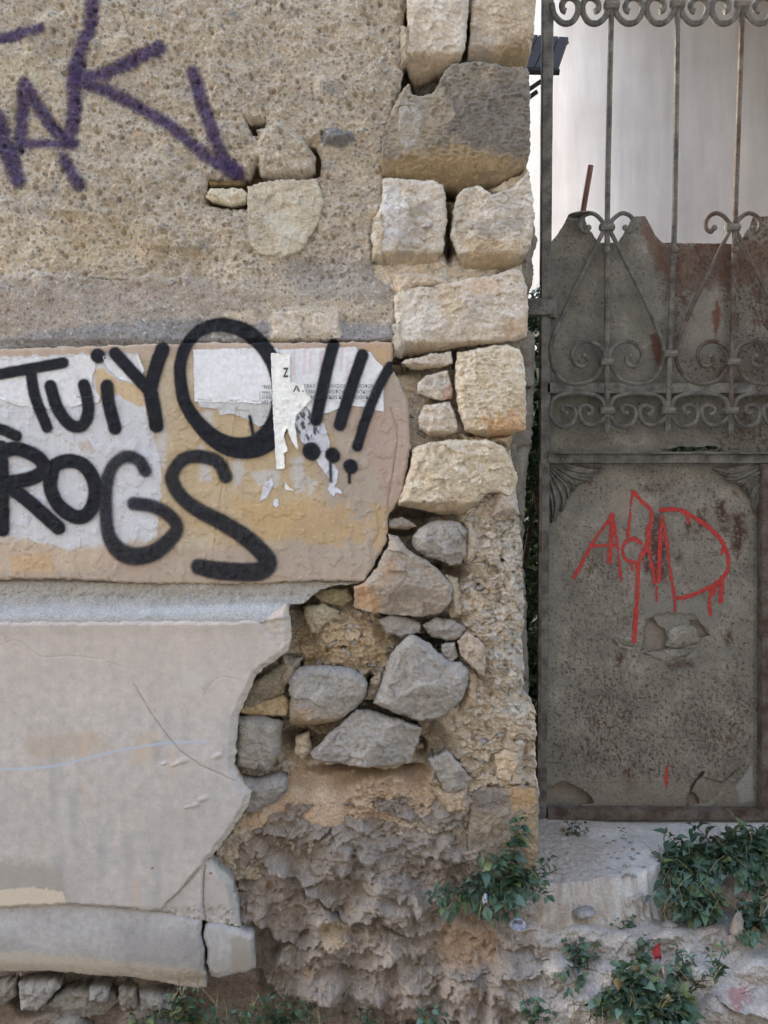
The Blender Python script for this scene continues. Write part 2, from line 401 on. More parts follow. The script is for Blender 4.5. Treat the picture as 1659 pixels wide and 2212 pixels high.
patch('rough_render', rend_poly, rend_h, rend_c, M['render'], wall, 1.9, 0, (5, 26), .055, (cavity, cav2), keep=K_rend)
def dark_h(U, V, s): return -.062+.012*fbm(U, V, 40, 4, 3)
def dark_c(U, V, h, s): return tex(U, V, C(128,104,76), C(90,70,52), C(156,130,100), 20, 5)
patch('mortar', [(430,250),(700,250),(700,460),(430,460)], dark_h, dark_c, M['mortar'], wall, 4, -.06, None, 0)
# ---- poster band of smooth plaster
band_poly = [(-30,760),(-5,754),(200,746),(420,740),(700,739),(850,737),(851,765),(846,790),(856,812),(868,835),(880,868),(886,905),(888,960),(880,1005),(872,1050),(866,1078),(850,1098),(836,1122),(838,1150),(836,1170),(820,1196),(806,1222),(789,1257),(700,1256),(500,1262),(300,1260),(100,1250),(-30,1252)]
def band_h(U, V, s):
    h = .012+.0035*fbm(U, V, 180, 3, 5)+.0012*fbm(U, V, 26, 4, 6)
    h += .0006*fbm(U, V, 7, 2, 7)
    flake = fbm(U, V, 34, 5, 15, .6); h += .0018*sst(.10, .14, flake)*(V > 860)
    h = crack(h, U, V, [(842,880),(858,930),(852,1000),(842,1060),(838,1110)], .004, 1.0)
    h = crack(h, U, V, [(812,1090),(818,1150),(800,1190),(812,1230)], .003, .8)
    h = crack(h, U, V, [(512,880),(500,950),(482,1040),(470,1120),(455,1255)], .0025, .7)
    h = crack(h, U, V, [(20,868),(90,879),(160,877)], .002, .8)
    r = np.clip(1+s/7, 0, 1); return h-.007*r*r*r
def band_c(U, V, h, s):
    c = tex(U, V, C(182,165,138), C(166,147,116), C(196,183,160), 60, 81, .7)
    c = blob(c, U, V, [(700,860),(760,900),(900,740),(900,1260),(-30,1262),(-30,1225),(380,1245),(600,1180),(690,1060),(640,1000)], C(164,150,134), 30, 40, 80, 3, .85)
    c = blob(c, U, V, [(640,740),(860,730),(860,780),(640,790)], C(176,148,124), 6, 10, 20, 7, .8)
    c = blob(c, U, V, [(-30,745),(700,736),(700,768),(-30,772)], C(178,157,138), 4, 6, 18, 8, .8)
    c = blob(c, U, V, [(380,870),(700,880),(690,1080),(600,1170),(480,1180),(350,1130)], C(182,156,114), 20, 30, 40, 9, .5)
    for k, q in enumerate([[(430,890),(455,885),(470,950),(440,950)],[(345,900),(360,930),(355,1010),(335,990)],[(430,960),(450,980),(458,1040),(430,1040)],[(500,1000),(520,985),(530,1030),(505,1060)],[(540,1020),(610,1010),(600,1050),(560,1050)],[(632,990),(655,985),(660,1060),(640,1065),(628,1030)],[(655,1030),(690,1040),(670,1070)]]):
        c = blob(c, U, V, q, C(186,182,176), 5, 10, 12, 20+k, .8)
    for k, q in enumerate([[(690,930),(725,940),(735,985),(700,975)],[(800,1095),(840,1090),(835,1180),(812,1190)],[(500,1080),(760,1090),(740,1180),(560,1160)],[(806,756),(835,752),(840,800),(815,790)],[(740,1120),(800,1130),(790,1170),(735,1160)]]):
        c = blob(c, U, V, q, C(184,154,108), 8, 30, 20, 40+k, .65)
    c = blob(c, U, V, [(760,880),(880,880),(885,1080),(840,1100),(800,1000),(770,940)], C(172,148,132), 10, 20, 40, 46, .7)
    c = blob(c, U, V, [(-30,772),(292,762),(300,800),(312,870),(330,940),(346,1010),(348,1075),(336,1160),(300,1185),(150,1190),(60,1165),(-30,1180)], C(198,197,196), 1.5, 9, 22, 50, .97)
    c = blob(c, U, V, [(200,800),(222,795),(255,822),(305,835),(318,875),(300,880),(250,850),(215,870)], C(196,170,132), 2, 6, 14, 51, .95)
    c = blob(c, U, V, [(24,835),(45,832),(50,865),(35,870)], C(205,165,120), 2, 4, 10, 52, .9)
    c = blob(c, U, V, [(168,955),(192,950),(205,975),(175,980)], C(184,172,160), 1.5, 5, 8, 53, .9)
    c = blob(c, U, V, [(-30,1150),(150,1185),(340,1165),(350,1215),(200,1235),(-30,1235)], C(188,168,146), 6, 22, 28, 54, .8)
    c = blob(c, U, V, [(20,1200),(110,1195),(120,1240),(30,1245)], C(188,158,122), 5, 8, 18, 55, .9)
    c = blob(c, U, V, [(300,1185),(560,1180),(700,1200),(790,1258),(-30,1262),(-30,1240),(200,1232)], C(172,154,136), 10, 14, 40, 56, .8)
    n = fbm(U, V, 3.5, 2, 99); m = sst(.42, .5, n)*sst(.05, .3, fbm(U, V, 45, 2, 98)+.15)*(U < 350)*(V > 840)
    c = mix(c, C(70,72,78), m*.7)                              # pepper of old ink left on the whitewash
    st = fbm(U*3, V*.35, 40, 3, 93); n7 = fbm(U, V, 18, 6, 194, .72); wm = (1-.75*sst(.45, .6, c.min(-1)))
    c = mix(c, C(206,194,176), np.clip(n7*3-.75, 0, 1)*.6*wm); c = mix(c, C(150,130,108), np.clip(-n7*3-.75, 0, 1)*.55*wm)
    return c*(1+.09*st[...,None]+.06*fbm(U, V, 4, 2, 195)[...,None])
patch('plaster_band', band_poly, band_h, band_c, M['band'], wall, 2.0, .012, (4, 14), .04, keep=K_band, shrink=.05)
# ---- weathered ledge above the plinth
ledge_poly = [(-30,1246),(300,1252),(560,1256),(700,1252),(790,1254),(770,1262),(720,1266),(690,1275),(668,1294),(655,1303),(628,1305),(622,1330),(560,1342),(-30,1346)]
def ledge_h(U, V, s):
    t = np.clip((V-1256)/(1334-1256), 0, 1); w1 = V+10*fbm(U, V, 60, 3, 3)
    h = .002+.012*sst(1256, 1285, w1)+.045*sst(1284, 1334, w1)*np.clip((660-U)/60+.6, .3, 1)
    roughm = 1-.85*sst(1295, 1312, w1+ (300-U)*.03)
    h += (.007*fbm(U, V, 18, 5, 4, .65)+.0025*fbm(U, V, 6, 2, 8))*roughm+.0008*fbm(U, V, 9, 3, 5)
    h -= .010*(1-sst(1252, 1262, V)); return h
def ledge_c(U, V, h, s):
    c = tex(U, V, C(160,154,142), C(136,128,114), C(178,174,168), 36, 21)
    c = mix(c, C(178,177,172), sst(1296, 1318, V+8*fbm(U, V, 50, 3, 6))*.8)
    c = blob(c, U, V, [(-30,1255),(200,1262),(560,1262),(760,1258),(640,1285),(300,1282),(-30,1282)], C(158,147,126), 5, 9, 20, 7, .6)
    return blob(c, U, V, [(330,1312),(470,1305),(620,1302),(620,1318),(300,1322)], C(190,190,186), 5, 8, 30, 9, .6)
patch('sloping_ledge', ledge_poly, ledge_h, ledge_c, M['mortar'], wall, 2.2, .02, (3, 12), .06)
# ---- smooth plinth plaster with its broken edge
plinth_poly = [(-30,1338),(200,1336),(440,1336),(560,1333),(594,1322),(621,1302),(624,1340),(628,1378),(622,1405),(598,1428),(566,1448),(548,1466),(540,1490),(524,1520),(512,1556),(507,1610),(506,1660),(520,1692),(540,1716),(534,1745),(512,1775),(492,1810),(470,1836),(448,1862),(462,1876),(474,1890),(494,1910),(507,1950),(518,2012),(480,2008),(436,1998),(400,1992),(340,1978),(260,1968),(150,1962),(-30,1970)]
cr_main = [(446,1862),(418,1890),(388,1925),(355,1955)]
def plinth_h(U, V, s):
    h = .062+.003*fbm(U, V, 260, 2, 5)+.0006*fbm(U, V, 30, 4, 6)
    h += .004*sst(1380, 1336, V)
    frag = sst(2, -2, polysdf(U, V, [(448,1858),(540,1860),(540,2020),(434,2004),(433,1950),(436,1885)]))
    frag2 = sst(2, -2, polysdf(U, V, [(448,1862),(436,1885),(433,1950),(434,2004),(330,1982),(358,1955),(388,1925),(418,1890)]))
    h += frag*(-.014)+frag2*(-.006)
    fr = (V > 1895+6*fbm(U,V,20,3,3))&(U > 460)
    h -= .010*sst(-14, -4, s)*sst(1990, 1960, V)
    h = crack(h, U, V, [(*a, r) for a, r in zip(cr_main, (1.8,1.8,1,.5))], .008, 1.5)
    h = crack(h, U, V, [(440,1872),(437,1900),(436,1950),(440,1985),(440,2002)], .008, 1.2)
    h = crack(h, U, V, [(290,1478,.7),(330,1545,1.2),(380,1610,1),(430,1650,1),(472,1670,.8),(505,1686,1)], .004, .9)
    h = crack(h, U, V, [(0,1395),(40,1384),(90,1418),(150,1416),(225,1425)], .0015, .6)
    h = crack(h, U, V, [(232,1430),(262,1438),(272,1444)], .0015, .6)
    h = crack(h, U, V, [(430,1520),(455,1480),(480,1462),(528,1474)], .0015, .6)
    h = crack(h, U, V, [(480,1318),(540,1335),(575,1345)], .004, 1.2)
    h = crack(h, U, V, [(170,1968),(290,1975,1.4),(340,1985,1.6),(434,2000,1.6)], .012, 1.8)
    q = sst(4, -4, polysdf(U, V, [(556,1340),(628,1336),(628,1376),(602,1405),(588,1384),(575,1370),(560,1352)])+5*fbm(U,V,14,3,8))
    h += q*(-.006+.003*fbm(U, V, 8, 3, 14))
    for (a, b, r) in [(395,1643,9),(378,1650,6),(355,1648,5),(470,1632,9),(440,1724,9),(422,1738,8),(406,1742,5)]:
        d = np.hypot((U-a)/1.5+(V-b)*.5, V-b); h += .006*np.clip(1-d/r, 0, 1)*(.6+1.2*np.abs(fbm(U, V, 5, 2, 2)))
    r = np.clip(1+s/(6+3*fbm(U, V, 30, 2, 6)), 0, 1); h -= .007*r*r
    return h-.004*sst(1955, 1975, V)*np.abs(fbm(U, V, 16, 4, 61))*4
def plinth_c(U, V, h, s):
    c = tex(U, V, C(184,176,166), C(172,167,160), C(193,184,173), 130, 91, .8); c = mix(c, C(190,174,160), sst(1620, 1360, V)*.45)
    c = c*(1+.05*fbm(U, V, 22, 4, 191)[...,None]+.045*fbm(U, V, 3.4, 2, 192)[...,None])
    st = fbm(U*2.6, V*.28, 60, 4, 94); c = c*(1+.10*st[...,None]); n9 = fbm(U, V, 44, 6, 193, .7); c = mix(c, C(160,152,142), np.clip(n9*2.6-.6, 0, 1)*.45); c = mix(c, C(204,198,190), np.clip(-n9*2.6-.7, 0, 1)*.4)
    low = sst(1600, 1900, V)*.6; c = mix(c, C(166,160,150), low*np.clip(.5+fbm(U, V, 150, 3, 95)*1.5, 0, 1))
    c = blob(c, U, V, [(60,1590),(200,1580),(260,1620),(60,1640)], C(178,160,140), 14, 20, 40, 1, .6)
    c = blob(c, U, V, [(290,1590),(345,1580),(345,1640),(280,1650)], C(186,166,138), 8, 14, 20, 2, .5)
    c = blob(c, U, V, [(330,1600),(352,1595),(350,1640),(335,1650)], C(150,146,144), 8, 8, 20, 3, .6)
    c = blob(c, U, V, [(390,1455),(430,1445),(440,1480),(400,1490)], C(190,186,176), 3, 10, 10, 4, .55)
    for k, (a, b) in enumerate([(105,1640),(150,1700),(210,1780),(265,1800),(330,1830),(120,1850)]):
        c = blob(c, U, V, [(a,b),(a+22,b),(a+16,b+130),(a+4,b+120)], C(158,156,154), 10, 12, 25, 60+k, .5)
    for k, (a, b) in enumerate([(180,1690),(290,1900),(180,1580),(370,1620)]):
        c = blob(c, U, V, [(a,b),(a+10,b),(a+8,b+60),(a,b+60)], C(196,172,148), 6, 6, 15, 70+k, .5)
    c = blob(c, U, V, [(-30,1858),(120,1862),(140,1900),(150,1945),(-30,1955)], C(150,142,128), 12, 20, 20, 7, .5)
    c = blob(c, U, V, [(-30,1925),(60,1915),(135,1925),(145,1950),(120,1962),(-30,1960)], C(205,190,166), 2, 8, 12, 8, .9)
    c = blob(c, U, V, [(450,1862),(475,1885),(500,1920),(512,1990),(500,1985),(488,1930),(465,1895)], C(166,162,150), 2, 3, 8, 9, .8)
    s2 = strokesdf(U, V, [[(-10,1661,1.6),(60,1660,1.6),(130,1652,1.6),(180,1640,1.6),(250,1622,1.6),(320,1610,1.6),(370,1603,1.6),(455,1602,1.4)]])
    c = mix(c, C(172,186,200), sst(2.2, -.5, s2+2.2*fbm(U, V, 5, 2, 5))*.75)
    c = mix(c, C(186,172,150), sst(-9, -3, s)*.6*(U > 440)*(V < 1860))
    sp = fbm(U, V, 4.5, 2, 97); c = mix(c, C(120,114,108), sst(.5, .6, sp)*.35)
    for (a, b) in ((461,1872),(453,1891),(330,1875)): c = mix(c, C(125,50,45), (np.hypot(U-a, (V-b)*1.5) < 3.2)*.8)
    return c
patch('plinth_plaster', plinth_poly, plinth_h, plinth_c, M['plinth'], wall, 2.1, .06, (4.5, 15), .045, keep=K_plinth, shrink=.1)
# ---- base course, two pieces either side of the upright crack
def base_h(U, V, s):
    t = (V-1965)/160.
    h = .052+.016*np.sin(np.clip(t, 0, 1)*math.pi*.9)+.002*fbm(U, V, 120, 2, 7)+.0009*fbm(U, V, 24, 4, 16)
    h += -.010*sst(2080, 2125, V+(U-200)*-.06+10*fbm(U, V, 60, 3, 3))
    h += .003*fbm(U, V, 9, 3, 8)*sst(2075, 2110, V)
    r = np.clip(1+s/8, 0, 1); return h-.010*r*r
def base_c(U, V, h, s):
    c = tex(U, V, C(164,159,152), C(148,142,134), C(178,172,163), 80, 14, .8)
    st = fbm(U*3, V*.5, 60, 4, 24); c = c*(1+.08*st[...,None])
    c = blob(c, U, V, [(-30,2050),(130,2060),(300,2075),(440,2095),(440,2150),(-30,2110)], C(184,168,142), 4, 16, 20, 15, .6)
    c = blob(c, U, V, [(260,2000),(440,2010),(440,2090),(260,2080)], C(138,134,130), 20, 24, 30, 19, .5)
    c = blob(c, U, V, [(500,2020),(550,2028),(550,2098),(500,2110)], C(146,138,124), 5, 8, 14, 18, .8)
    sp = fbm(U, V, 5, 2, 98); c = mix(c, C(98,94,90), sst(.45, .55, sp)*.4)
    f = fbm(U, V, 40, 4, 17); return mix(c, C(150,108,102), sst(.42, .5, f)*.3)
patch('base_course', [(-30,1958),(100,1954),(200,1958),(330,1970),(400,1984),(434,1992),(434,2020),(442,2052),(440,2090),(444,2110),(443,2143),(420,2148),(370,2138),(300,2122),(200,2113),(100,2104),(-30,2106)], base_h, base_c, M['plinth'], wall, 2.6, .06, (3, 12), .07)
patch('base_course', [(440,2004),(450,1996),(500,2006),(546,2022),(549,2060),(551,2095),(530,2106),(500,2112),(470,2125),(452,2118),(448,2100),(445,2080),(447,2052),(438,2025)], lambda U, V, s: base_h(U, V, s)-.004, base_c, M['plinth'], wall, 2.6, .06, (2.5, 12), .07, seed=3)

# ---- mortar and rubble core showing between the stones
core_poly = [(790,-30),(1140,-30),(1141,300),(1139,380),(1136,420),(1128,600),(1128,760),(1124,900),(1108,960),(1112,1060),(1120,1090),(1132,1160),(1138,1230),(1140,1330),(1138,1420),(1136,1500),(1156,1520),(1158,1600),(1162,1700),(1162,1900),(470,1900),(470,1240),(780,1240),(800,1000),(800,700)]
CP = [(880,0,-.08),(1010,60,-.09),(920,180,-.11),(1080,150,-.06),(850,390,-.05),(970,400,-.07),(970,480,-.10),(1120,400,-.03),(900,590,-.008),(960,596,-.006),(1000,590,-.014),(1060,590,-.02),(860,640,-.004),(1000,700,-.04),(1010,760,-.06),(870,775,-.065),(980,790,-.06),(870,830,-.028),(890,860,-.028),(985,850,-.05),(885,920,-.03),(990,950,-.03),(940,955,-.032),(1060,948,-.05),
 (870,1105,-.10),(900,1118,-.10),(950,1130,-.06),(1030,1100,-.008),(1090,1090,-.010),(1120,1120,-.03),(1040,1200,-.004),(1100,1250,-.006),(1134,1250,-.045),(1136,1400,-.045),(1060,1350,-.006),(1090,1450,-.006),(1130,1500,-.03),(930,1225,-.09),(900,1160,-.08),(875,1160,-.07),(980,1240,-.05),(1000,1280,-.015),(760,1270,-.05),(660,1300,-.06),(700,1290,-.03),(720,1380,-.016),(780,1400,-.018),(640,1380,-.06),(650,1420,-.045),(850,1350,-.05),(930,1390,-.09),(1020,1480,-.02),(800,1520,-.08),(800,1450,-.03),(600,1440,-.03),(620,1600,-.045),(560,1540,-.03),(640,1600,-.03),(700,1600,-.045),(920,1610,-.07),(900,1660,-.05),(760,1670,-.045),(640,1665,-.04),(1000,1560,-.012),(1100,1560,-.006),(1040,1620,-.005),(1100,1650,-.002),(950,1680,-.010),(1150,1650,-.03),(850,1690,-.005),(780,1700,.002),(620,1720,-.012),(700,1740,.006),(560,1760,.0),(900,1750,-.012),(1050,1780,-.01),(600,1800,-.03),(800,1850,-.04),(1000,1880,-.03)]
VOIDS = [(900,1108,42,10),(962,1238,36,13),(870,1150,26,8),(935,1394,32,9),(845,1528,70,8),(640,1602,30,20),(800,1668,115,7),(640,1300,14,22),(914,1630,10,16),(890,396,60,7),(970,500,8,66),(900,768,44,7),(870,1335,40,5),(798,1490,8,30),(980,400,22,8),(630,1440,18,10),(1110,590,30,6),(985,760,8,20)]
def core_h(U, V, s):
    h = ctrl(U, V, CP, 28); h = np.where(h < -.012, h*1.45+.005, h)
    rub = np.clip(1.15-.9*sst(560, 620, 1700-V*0+0*U), 0, 1)
    lower = sst(980, 1080, V)
    sandy = sst(10, -20, polysdf(U, V, [(520,1790),(600,1700),(640,1668),(760,1668),(760,1790)]))
    amp = (.35+.65*lower)*(1-.85*sandy)
    Uw = U+7*fbm(U, V, 30, 3, 41); Vw = (V+7*fbm(U, V, 30, 3, 42))*1.5
    a, c1 = facets(Uw, Vw, 30, 3, .8, .25); b, c2 = facets(Uw, Vw, 11, 4, .9, .3)
    h += (.014*a+.0075*b+.014*fbm(U, V, 34, 5, 43, .65)+.003*fbm(U, V, 6, 3, 44))*amp+.0012*fbm(U, V, 8, 3, 45)
    for (x, y, a_, b_) in VOIDS: h -= .07*np.exp(-(((U-x)/a_)**2+((V-y)/b_)**2)**1.5)
    for (x, y, r) in [(705,1405,9),(742,1398,6),(1035,1265,6),(1110,1235,7),(1085,1210,5)]:
        h -= .04*np.clip(1-np.hypot(U-x, V-y)/r, 0, 1)
    r = np.clip((U-(1095+0*V))/45, 0, 1)*(V > 1050)*(V < 1530); h -= .035*r*r
    return h
def core_c(U, V, h, s):
    c = tex(U, V, C(206,192,170), C(180,162,134), C(220,210,193), 40, 101)
    g = np.clip(fbm(U, V, 30, 4, 102, .6)*2.4-.35, 0, 1); c = mix(c, C(164,156,146), g*.7)
    b, c2 = facets(U+7*fbm(U, V, 30, 3, 41), (V+7*fbm(U, V, 30, 3, 42))*1.5, 12, 4, .7)
    c = mix(c, C(170,166,158), (frac(c2*7.7) > .78)*.6); c = mix(c, C(188,160,122), (frac(c2*7.7) < .18)*.5)
    c = blob(c, U, V, [(640,1330),(840,1330),(840,1450),(640,1450)], C(192,164,120), 14, 20, 30, 103, .6)
    c = blob(c, U, V, [(640,1265),(770,1262),(770,1320),(640,1340)], C(150,136,108), 8, 10, 20, 113, .7)
    c = blob(c, U, V, [(480,1420),(640,1420),(620,1620),(480,1620)], C(150,140,122), 12, 20, 30, 104, .65)
    c = blob(c, U, V, [(790,-30),(1180,-30),(1180,560),(790,560)], C(166,146,116), 10, 10, 30, 105, .75)
    c = blob(c, U, V, [(500,1790),(600,1690),(640,1660),(930,1660),(960,1740),(760,1800)], C(190,162,132), 8, 14, 40, 106, .75)
    c = blob(c, U, V, [(960,1540),(1150,1540),(1150,1700),(1000,1700)], C(190,172,146), 12, 20, 30, 107, .6)
    c = blob(c, U, V, [(620,1570),(920,1560),(920,1640),(620,1650)], C(160,136,104), 8, 10, 30, 108, .7)
    return c*(1+.16*fbm(U, V, 7, 3, 109)[...,None])
patch('rubble_core', core_poly, core_h, core_c, M['mortar'], wall, 2.1, -.02, (4, 16), .46, shrink=.02)

# ---- stones, each its own piece
def stone(poly, h0, kind='lime', bulge=.012, R=16, amp=1., tilt=(0,0), bot=0, botd=.05, nf=0, seed=1, cols=None, paints=(), rough=(3., 13.), skirt=.09, tool=0, layer=0):
    p = np.asarray(poly, float); cx, cy = p.mean(0); sz = max(np.ptp(p[:,0]), np.ptp(p[:,1])); vb = p[:,1].max()
    r = random.Random(seed); ex = [(r.uniform(0, 6.28), r.uniform(.14, .55), r.uniform(.0, .32)*sz) for _ in range(nf+3 if nf or kind == 'grey' else 0)]
    def hf(U, V, s):
        x = U-cx; y = V-cy; q = np.clip(-s/(R*.6), 0, 1)
        h = bulge*np.sqrt(1-(1-q)**2)*.9+bulge*.4*np.clip(-s/(sz*.5), 0, 1)
        for a, k, d in ex:
            h = np.minimum(h, bulge*1.3-S*k*(x*math.cos(a)+y*math.sin(a)-d))
        h = h+(tilt[0]*x+tilt[1]*y)*S
        h = h+amp*(.013*fbm(U, V, sz*.35, 5, seed*3, .62)+.0042*fbm(U, V, 15, 4, seed*5, .65)+.0014*fbm(U, V, 5, 2, seed*7))
        if kind != 'grey':
            f1 = worley(U+4*fbm(U, V, 12, 2, 5), V, 13, seed); h = h-amp*.012*np.clip(.26-f1[0], 0, 1)*(frac(f1[4]*9.1) < .4)
            h = h+amp*.004*facets(U, V*1.3, 24, seed+2, .9, .1)[0]
        else: h = h+amp*.005*facets(U+9*fbm(U, V, 30, 3, 2), V*1.2, 40, seed+2, 1., .05)[0]
        if layer: h = h+layer*.004*fbm(U+V*.3, V*2.6, 26, 4, seed*9, .6, True)
        if tool: h = h+tool*.0075*fbm(U*.42+V*.12, V, 5.2, 2, seed+3)*sst(-.35, .3, fbm(U, V, 40, 2, seed+4)+.1)
        if bot:
            t = np.clip((V-(vb-bot)-4*fbm(U, V, 40, 2, seed))/bot, 0, 1); h = h-botd*1.25*t**1.5
        return h0+h
    pal = {'lime': (C(202,189,169), C(170,154,132), C(226,218,204)), 'grey': (C(156,149,139), C(132,126,117), C(174,167,155)),
           'dark': (C(136,128,114), C(104,98,90), C(166,152,128)), 'warm': (C(188,171,146), C(156,138,112), C(208,196,176))}[kind] if cols is None else cols
    def cf(U, V, h, s):
        c = tex(U, V, pal[0], pal[1], pal[2], sz*.22, seed*11, .8)
        if kind == 'lime': c = mix(c, C(236,232,224), np.clip(fbm(U, V, 38, 5, seed*23, .7)*2.8-.7, 0, 1)*.8); c = mix(c, C(140,136,128), np.clip(fbm(U, V*1.6, 28, 5, seed*29, .7)*2.6-.75, 0, 1)*.7)
        c = mix(c, pal[1]*.8, np.clip(fbm(U, V, 16, 5, seed*13, .7)*2.4-.55, 0, 1)*.7); c = mix(c, pal[2]*1.08, np.clip(fbm(U, V, 20, 5, seed*19, .7)*2.4-.55, 0, 1)*.7)
        c = c*(1+.20*fbm(U, V, 9, 3, seed*17)[...,None]+.12*fbm(U, V, 3.6, 2, seed*18)[...,None])
        if bot:
            t = sst(vb-bot*1.0, vb-bot*.8, V+5*fbm(U, V, 24, 3, seed)); c = mix(c, C(168,146,112), t*.65)
        for i, (pp, cc, am) in enumerate(paints): c = blob(c, U, V, pp, C(*cc), 9, 26, 24, seed+i*3, am*.8)
        return c
    m = M['grey'] if kind in ('grey',) else M['stone']
    return patch('stone', poly, hf, cf, m, wall, 2.0, h0, rough, skirt, seed=seed, shrink=.16)
stone([(878,-30),(1014,-30),(1010,50),(1003,110),(992,132),(955,146),(925,158),(900,162),(884,148),(872,128),(880,70)], .004, 'lime', .014, 16, bot=48, botd=.05, seed=2)
stone([(1022,-30),(1160,-30),(1152,80),(1143,128),(1134,147),(1080,142),(1040,140),(1008,136),(1016,60)], -.002, 'warm', .014, 16, bot=46, botd=.045, seed=3, paints=(([(1020,60),(1070,90),(1060,140),(1010,130)], (160,152,142), .7), ([(1085,82),(1150,80),(1140,145),(1090,140)], (136,118,88), .8)))
stone([(884,160),(900,158),(925,160),(955,170),(950,200),(912,212),(890,196)], -.085, 'dark', .014, 16, bot=0, seed=4)
stone([(868,196),(884,182),(890,205),(908,213),(935,203),(948,180),(955,158),(975,142),(1005,137),(1050,141),(1100,150),(1142,147),(1145,220),(1144,330),(1136,362),(1088,386),(1010,398),(930,391),(870,384),(826,374),(822,350),(828,290),(848,235)], .006, 'dark', .016, 12, bot=58, botd=.055, seed=5, tool=1., paints=(([(868,190),(960,200),(980,260),(900,330),(830,330),(840,250)], (166,152,128), .8), ([(884,200),(935,210),(930,250),(870,262),(872,215)], (150,144,134), .7), ([(1000,200),(1140,180),(1140,350),(1010,330),(960,280)], (116,110,102), .7), ([(880,330),(1000,320),(1100,345),(1000,395),(830,375)], (172,148,106), .7)))
stone([(826,390),(880,388),(935,392),(956,402),(963,430),(965,480),(958,540),(944,566),(900,578),(850,584),(810,576),(812,548),(800,515),(812,470),(826,430)], .004, 'lime', .018, 18, bot=40, botd=.045, seed=6, paints=(([(828,405),(850,400),(880,440),(860,520),(830,540),(812,510)], (210,208,204), .9), ([(880,440),(930,450),(930,520),(870,560),(850,530)], (150,144,134), .75)))
stone([(1000,410),(1036,404),(1060,424),(1100,410),(1128,384),(1142,372),(1150,430),(1152,480),(1148,530),(1130,562),(1098,576),(1050,584),(1010,580),(988,556),(972,510),(978,460),(986,425)], .002, 'lime', .020, 22, bot=36, botd=.045, seed=7, layer=1., paints=(([(975,440),(1000,420),(1010,500),(990,550)], (166,158,140), .8), ([(1040,430),(1140,410),(1140,460),(1050,480)], (176,168,156), .6), ([(1020,490),(1130,470),(1130,500),(1030,520)], (138,134,128), .6), ([(1000,525),(1130,520),(1100,580),(1010,575)], (178,152,110), .6)))
stone([(1060,412),(1100,388),(1140,368),(1143,395),(1110,425),(1075,430)], -.022, 'warm', .012, 14, seed=77)
stone([(850,640),(872,618),(930,622),(960,612),(1010,604),(1060,596),(1090,586),(1108,578),(1128,586),(1138,620),(1141,680),(1138,730),(1110,738),(1060,742),(1000,748),(940,758),(862,766),(858,720),(852,680)], .006, 'lime', .016, 20, bot=30, botd=.04, seed=8, layer=.5, paints=(([(870,650),(940,660),(960,700),(900,740),(860,700)], (218,212,200), .8), ([(950,620),(1000,610),(1000,690),(950,680)], (200,178,142), .7), ([(1000,615),(1060,600),(1080,630),(1010,650)], (204,172,142), .6), ([(1080,700),(1140,680),(1138,730),(1090,735)], (178,148,112), .8), ([(1000,640),(1060,640),(1040,700),(990,690)], (168,160,148), .5)))
stone([(866,784),(880,776),(905,772),(930,765),(975,760),(978,786),(950,794),(905,798),(882,794)], .004, 'lime', .008, 6, seed=9, bot=12, botd=.012, rough=(2, 9))
stone([(901,832),(918,812),(966,800),(978,838),(976,862),(950,866),(925,858),(902,850)], .0, 'lime', .012, 8, seed=10, nf=2, paints=(([(950,840),(978,835),(976,862),(955,864)], (160,90,60), .6), ([(918,812),(966,802),(970,835),(930,840)], (186,180,168), .7)), rough=(2, 9))
stone([(904,898),(916,878),(972,866),(988,912),(986,934),(960,946),(930,942),(906,926)], .0, 'lime', .016, 12, seed=11, nf=2, bot=16, botd=.02, rough=(2.5, 9))
stone([(986,762),(1040,752),(1092,745),(1124,756),(1134,790),(1136,880),(1133,930),(1100,940),(1040,944),(1004,930),(990,890),(982,820)], .002, 'lime', .024, 26, bot=16, botd=.02, seed=12, tool=1.1, cols=(C(210,195,168), C(188,168,136), C(224,214,196)), paints=(([(1040,905),(1133,880),(1133,938),(1060,940)], (192,140,84), .75),))
stone([(894,968),(930,956),(985,949),(1050,950),(1088,966),(1106,1000),(1118,1030),(1113,1060),(1100,1074),(1078,1064),(1056,1064),(1024,1092),(1000,1115),(953,1112),(900,1100),(860,1092),(868,1058),(886,1010)], .006, 'lime', .030, 26, nf=3, bot=34, botd=.035, seed=13, amp=1.5, cols=(C(204,189,162), C(178,158,126), C(218,208,190)))
stone([(838,1124),(866,1116),(886,1124),(900,1136),(882,1145),(838,1142)], -.012, 'grey', .006, 6, seed=14, rough=(1.5, 8), bot=10, botd=.012)
stone([(892,1157),(918,1132),(949,1122),(990,1126),(1010,1146),(1008,1200),(993,1219),(971,1222),(946,1209),(920,1201),(898,1190),(887,1176)], -.008, 'grey', .030, 34, seed=15, nf=1, amp=1.2)
stone([(839,1153),(861,1157),(880,1186),(902,1201),(927,1212),(953,1237),(977,1267),(975,1296),(953,1325),(909,1333),(843,1328),(784,1319),(766,1314),(766,1268),(786,1258),(814,1223),(839,1179)], .006, 'grey', .026, 22, seed=16, nf=3, amp=1.1, cols=(C(160,148,132), C(140,126,110), C(176,164,148)), paints=(([(766,1265),(800,1258),(826,1290),(815,1325),(766,1315)], (192,148,106), .75), ([(820,1225),(850,1200),(860,1240),(830,1270)], (178,142,108), .6)))
stone([(656,1310),(696,1303),(733,1318),(737,1338),(704,1347),(688,1368),(672,1366),(656,1328)], -.026, 'warm', .018, 14, seed=17, nf=2, cols=(C(172,160,134), C(150,136,108), C(186,176,152)))
stone([(668,1280),(700,1272),(750,1270),(764,1296),(740,1312),(700,1304)], -.036, 'warm', .012, 12, seed=18, cols=(C(150,138,106), C(126,112,82), C(170,158,128)))
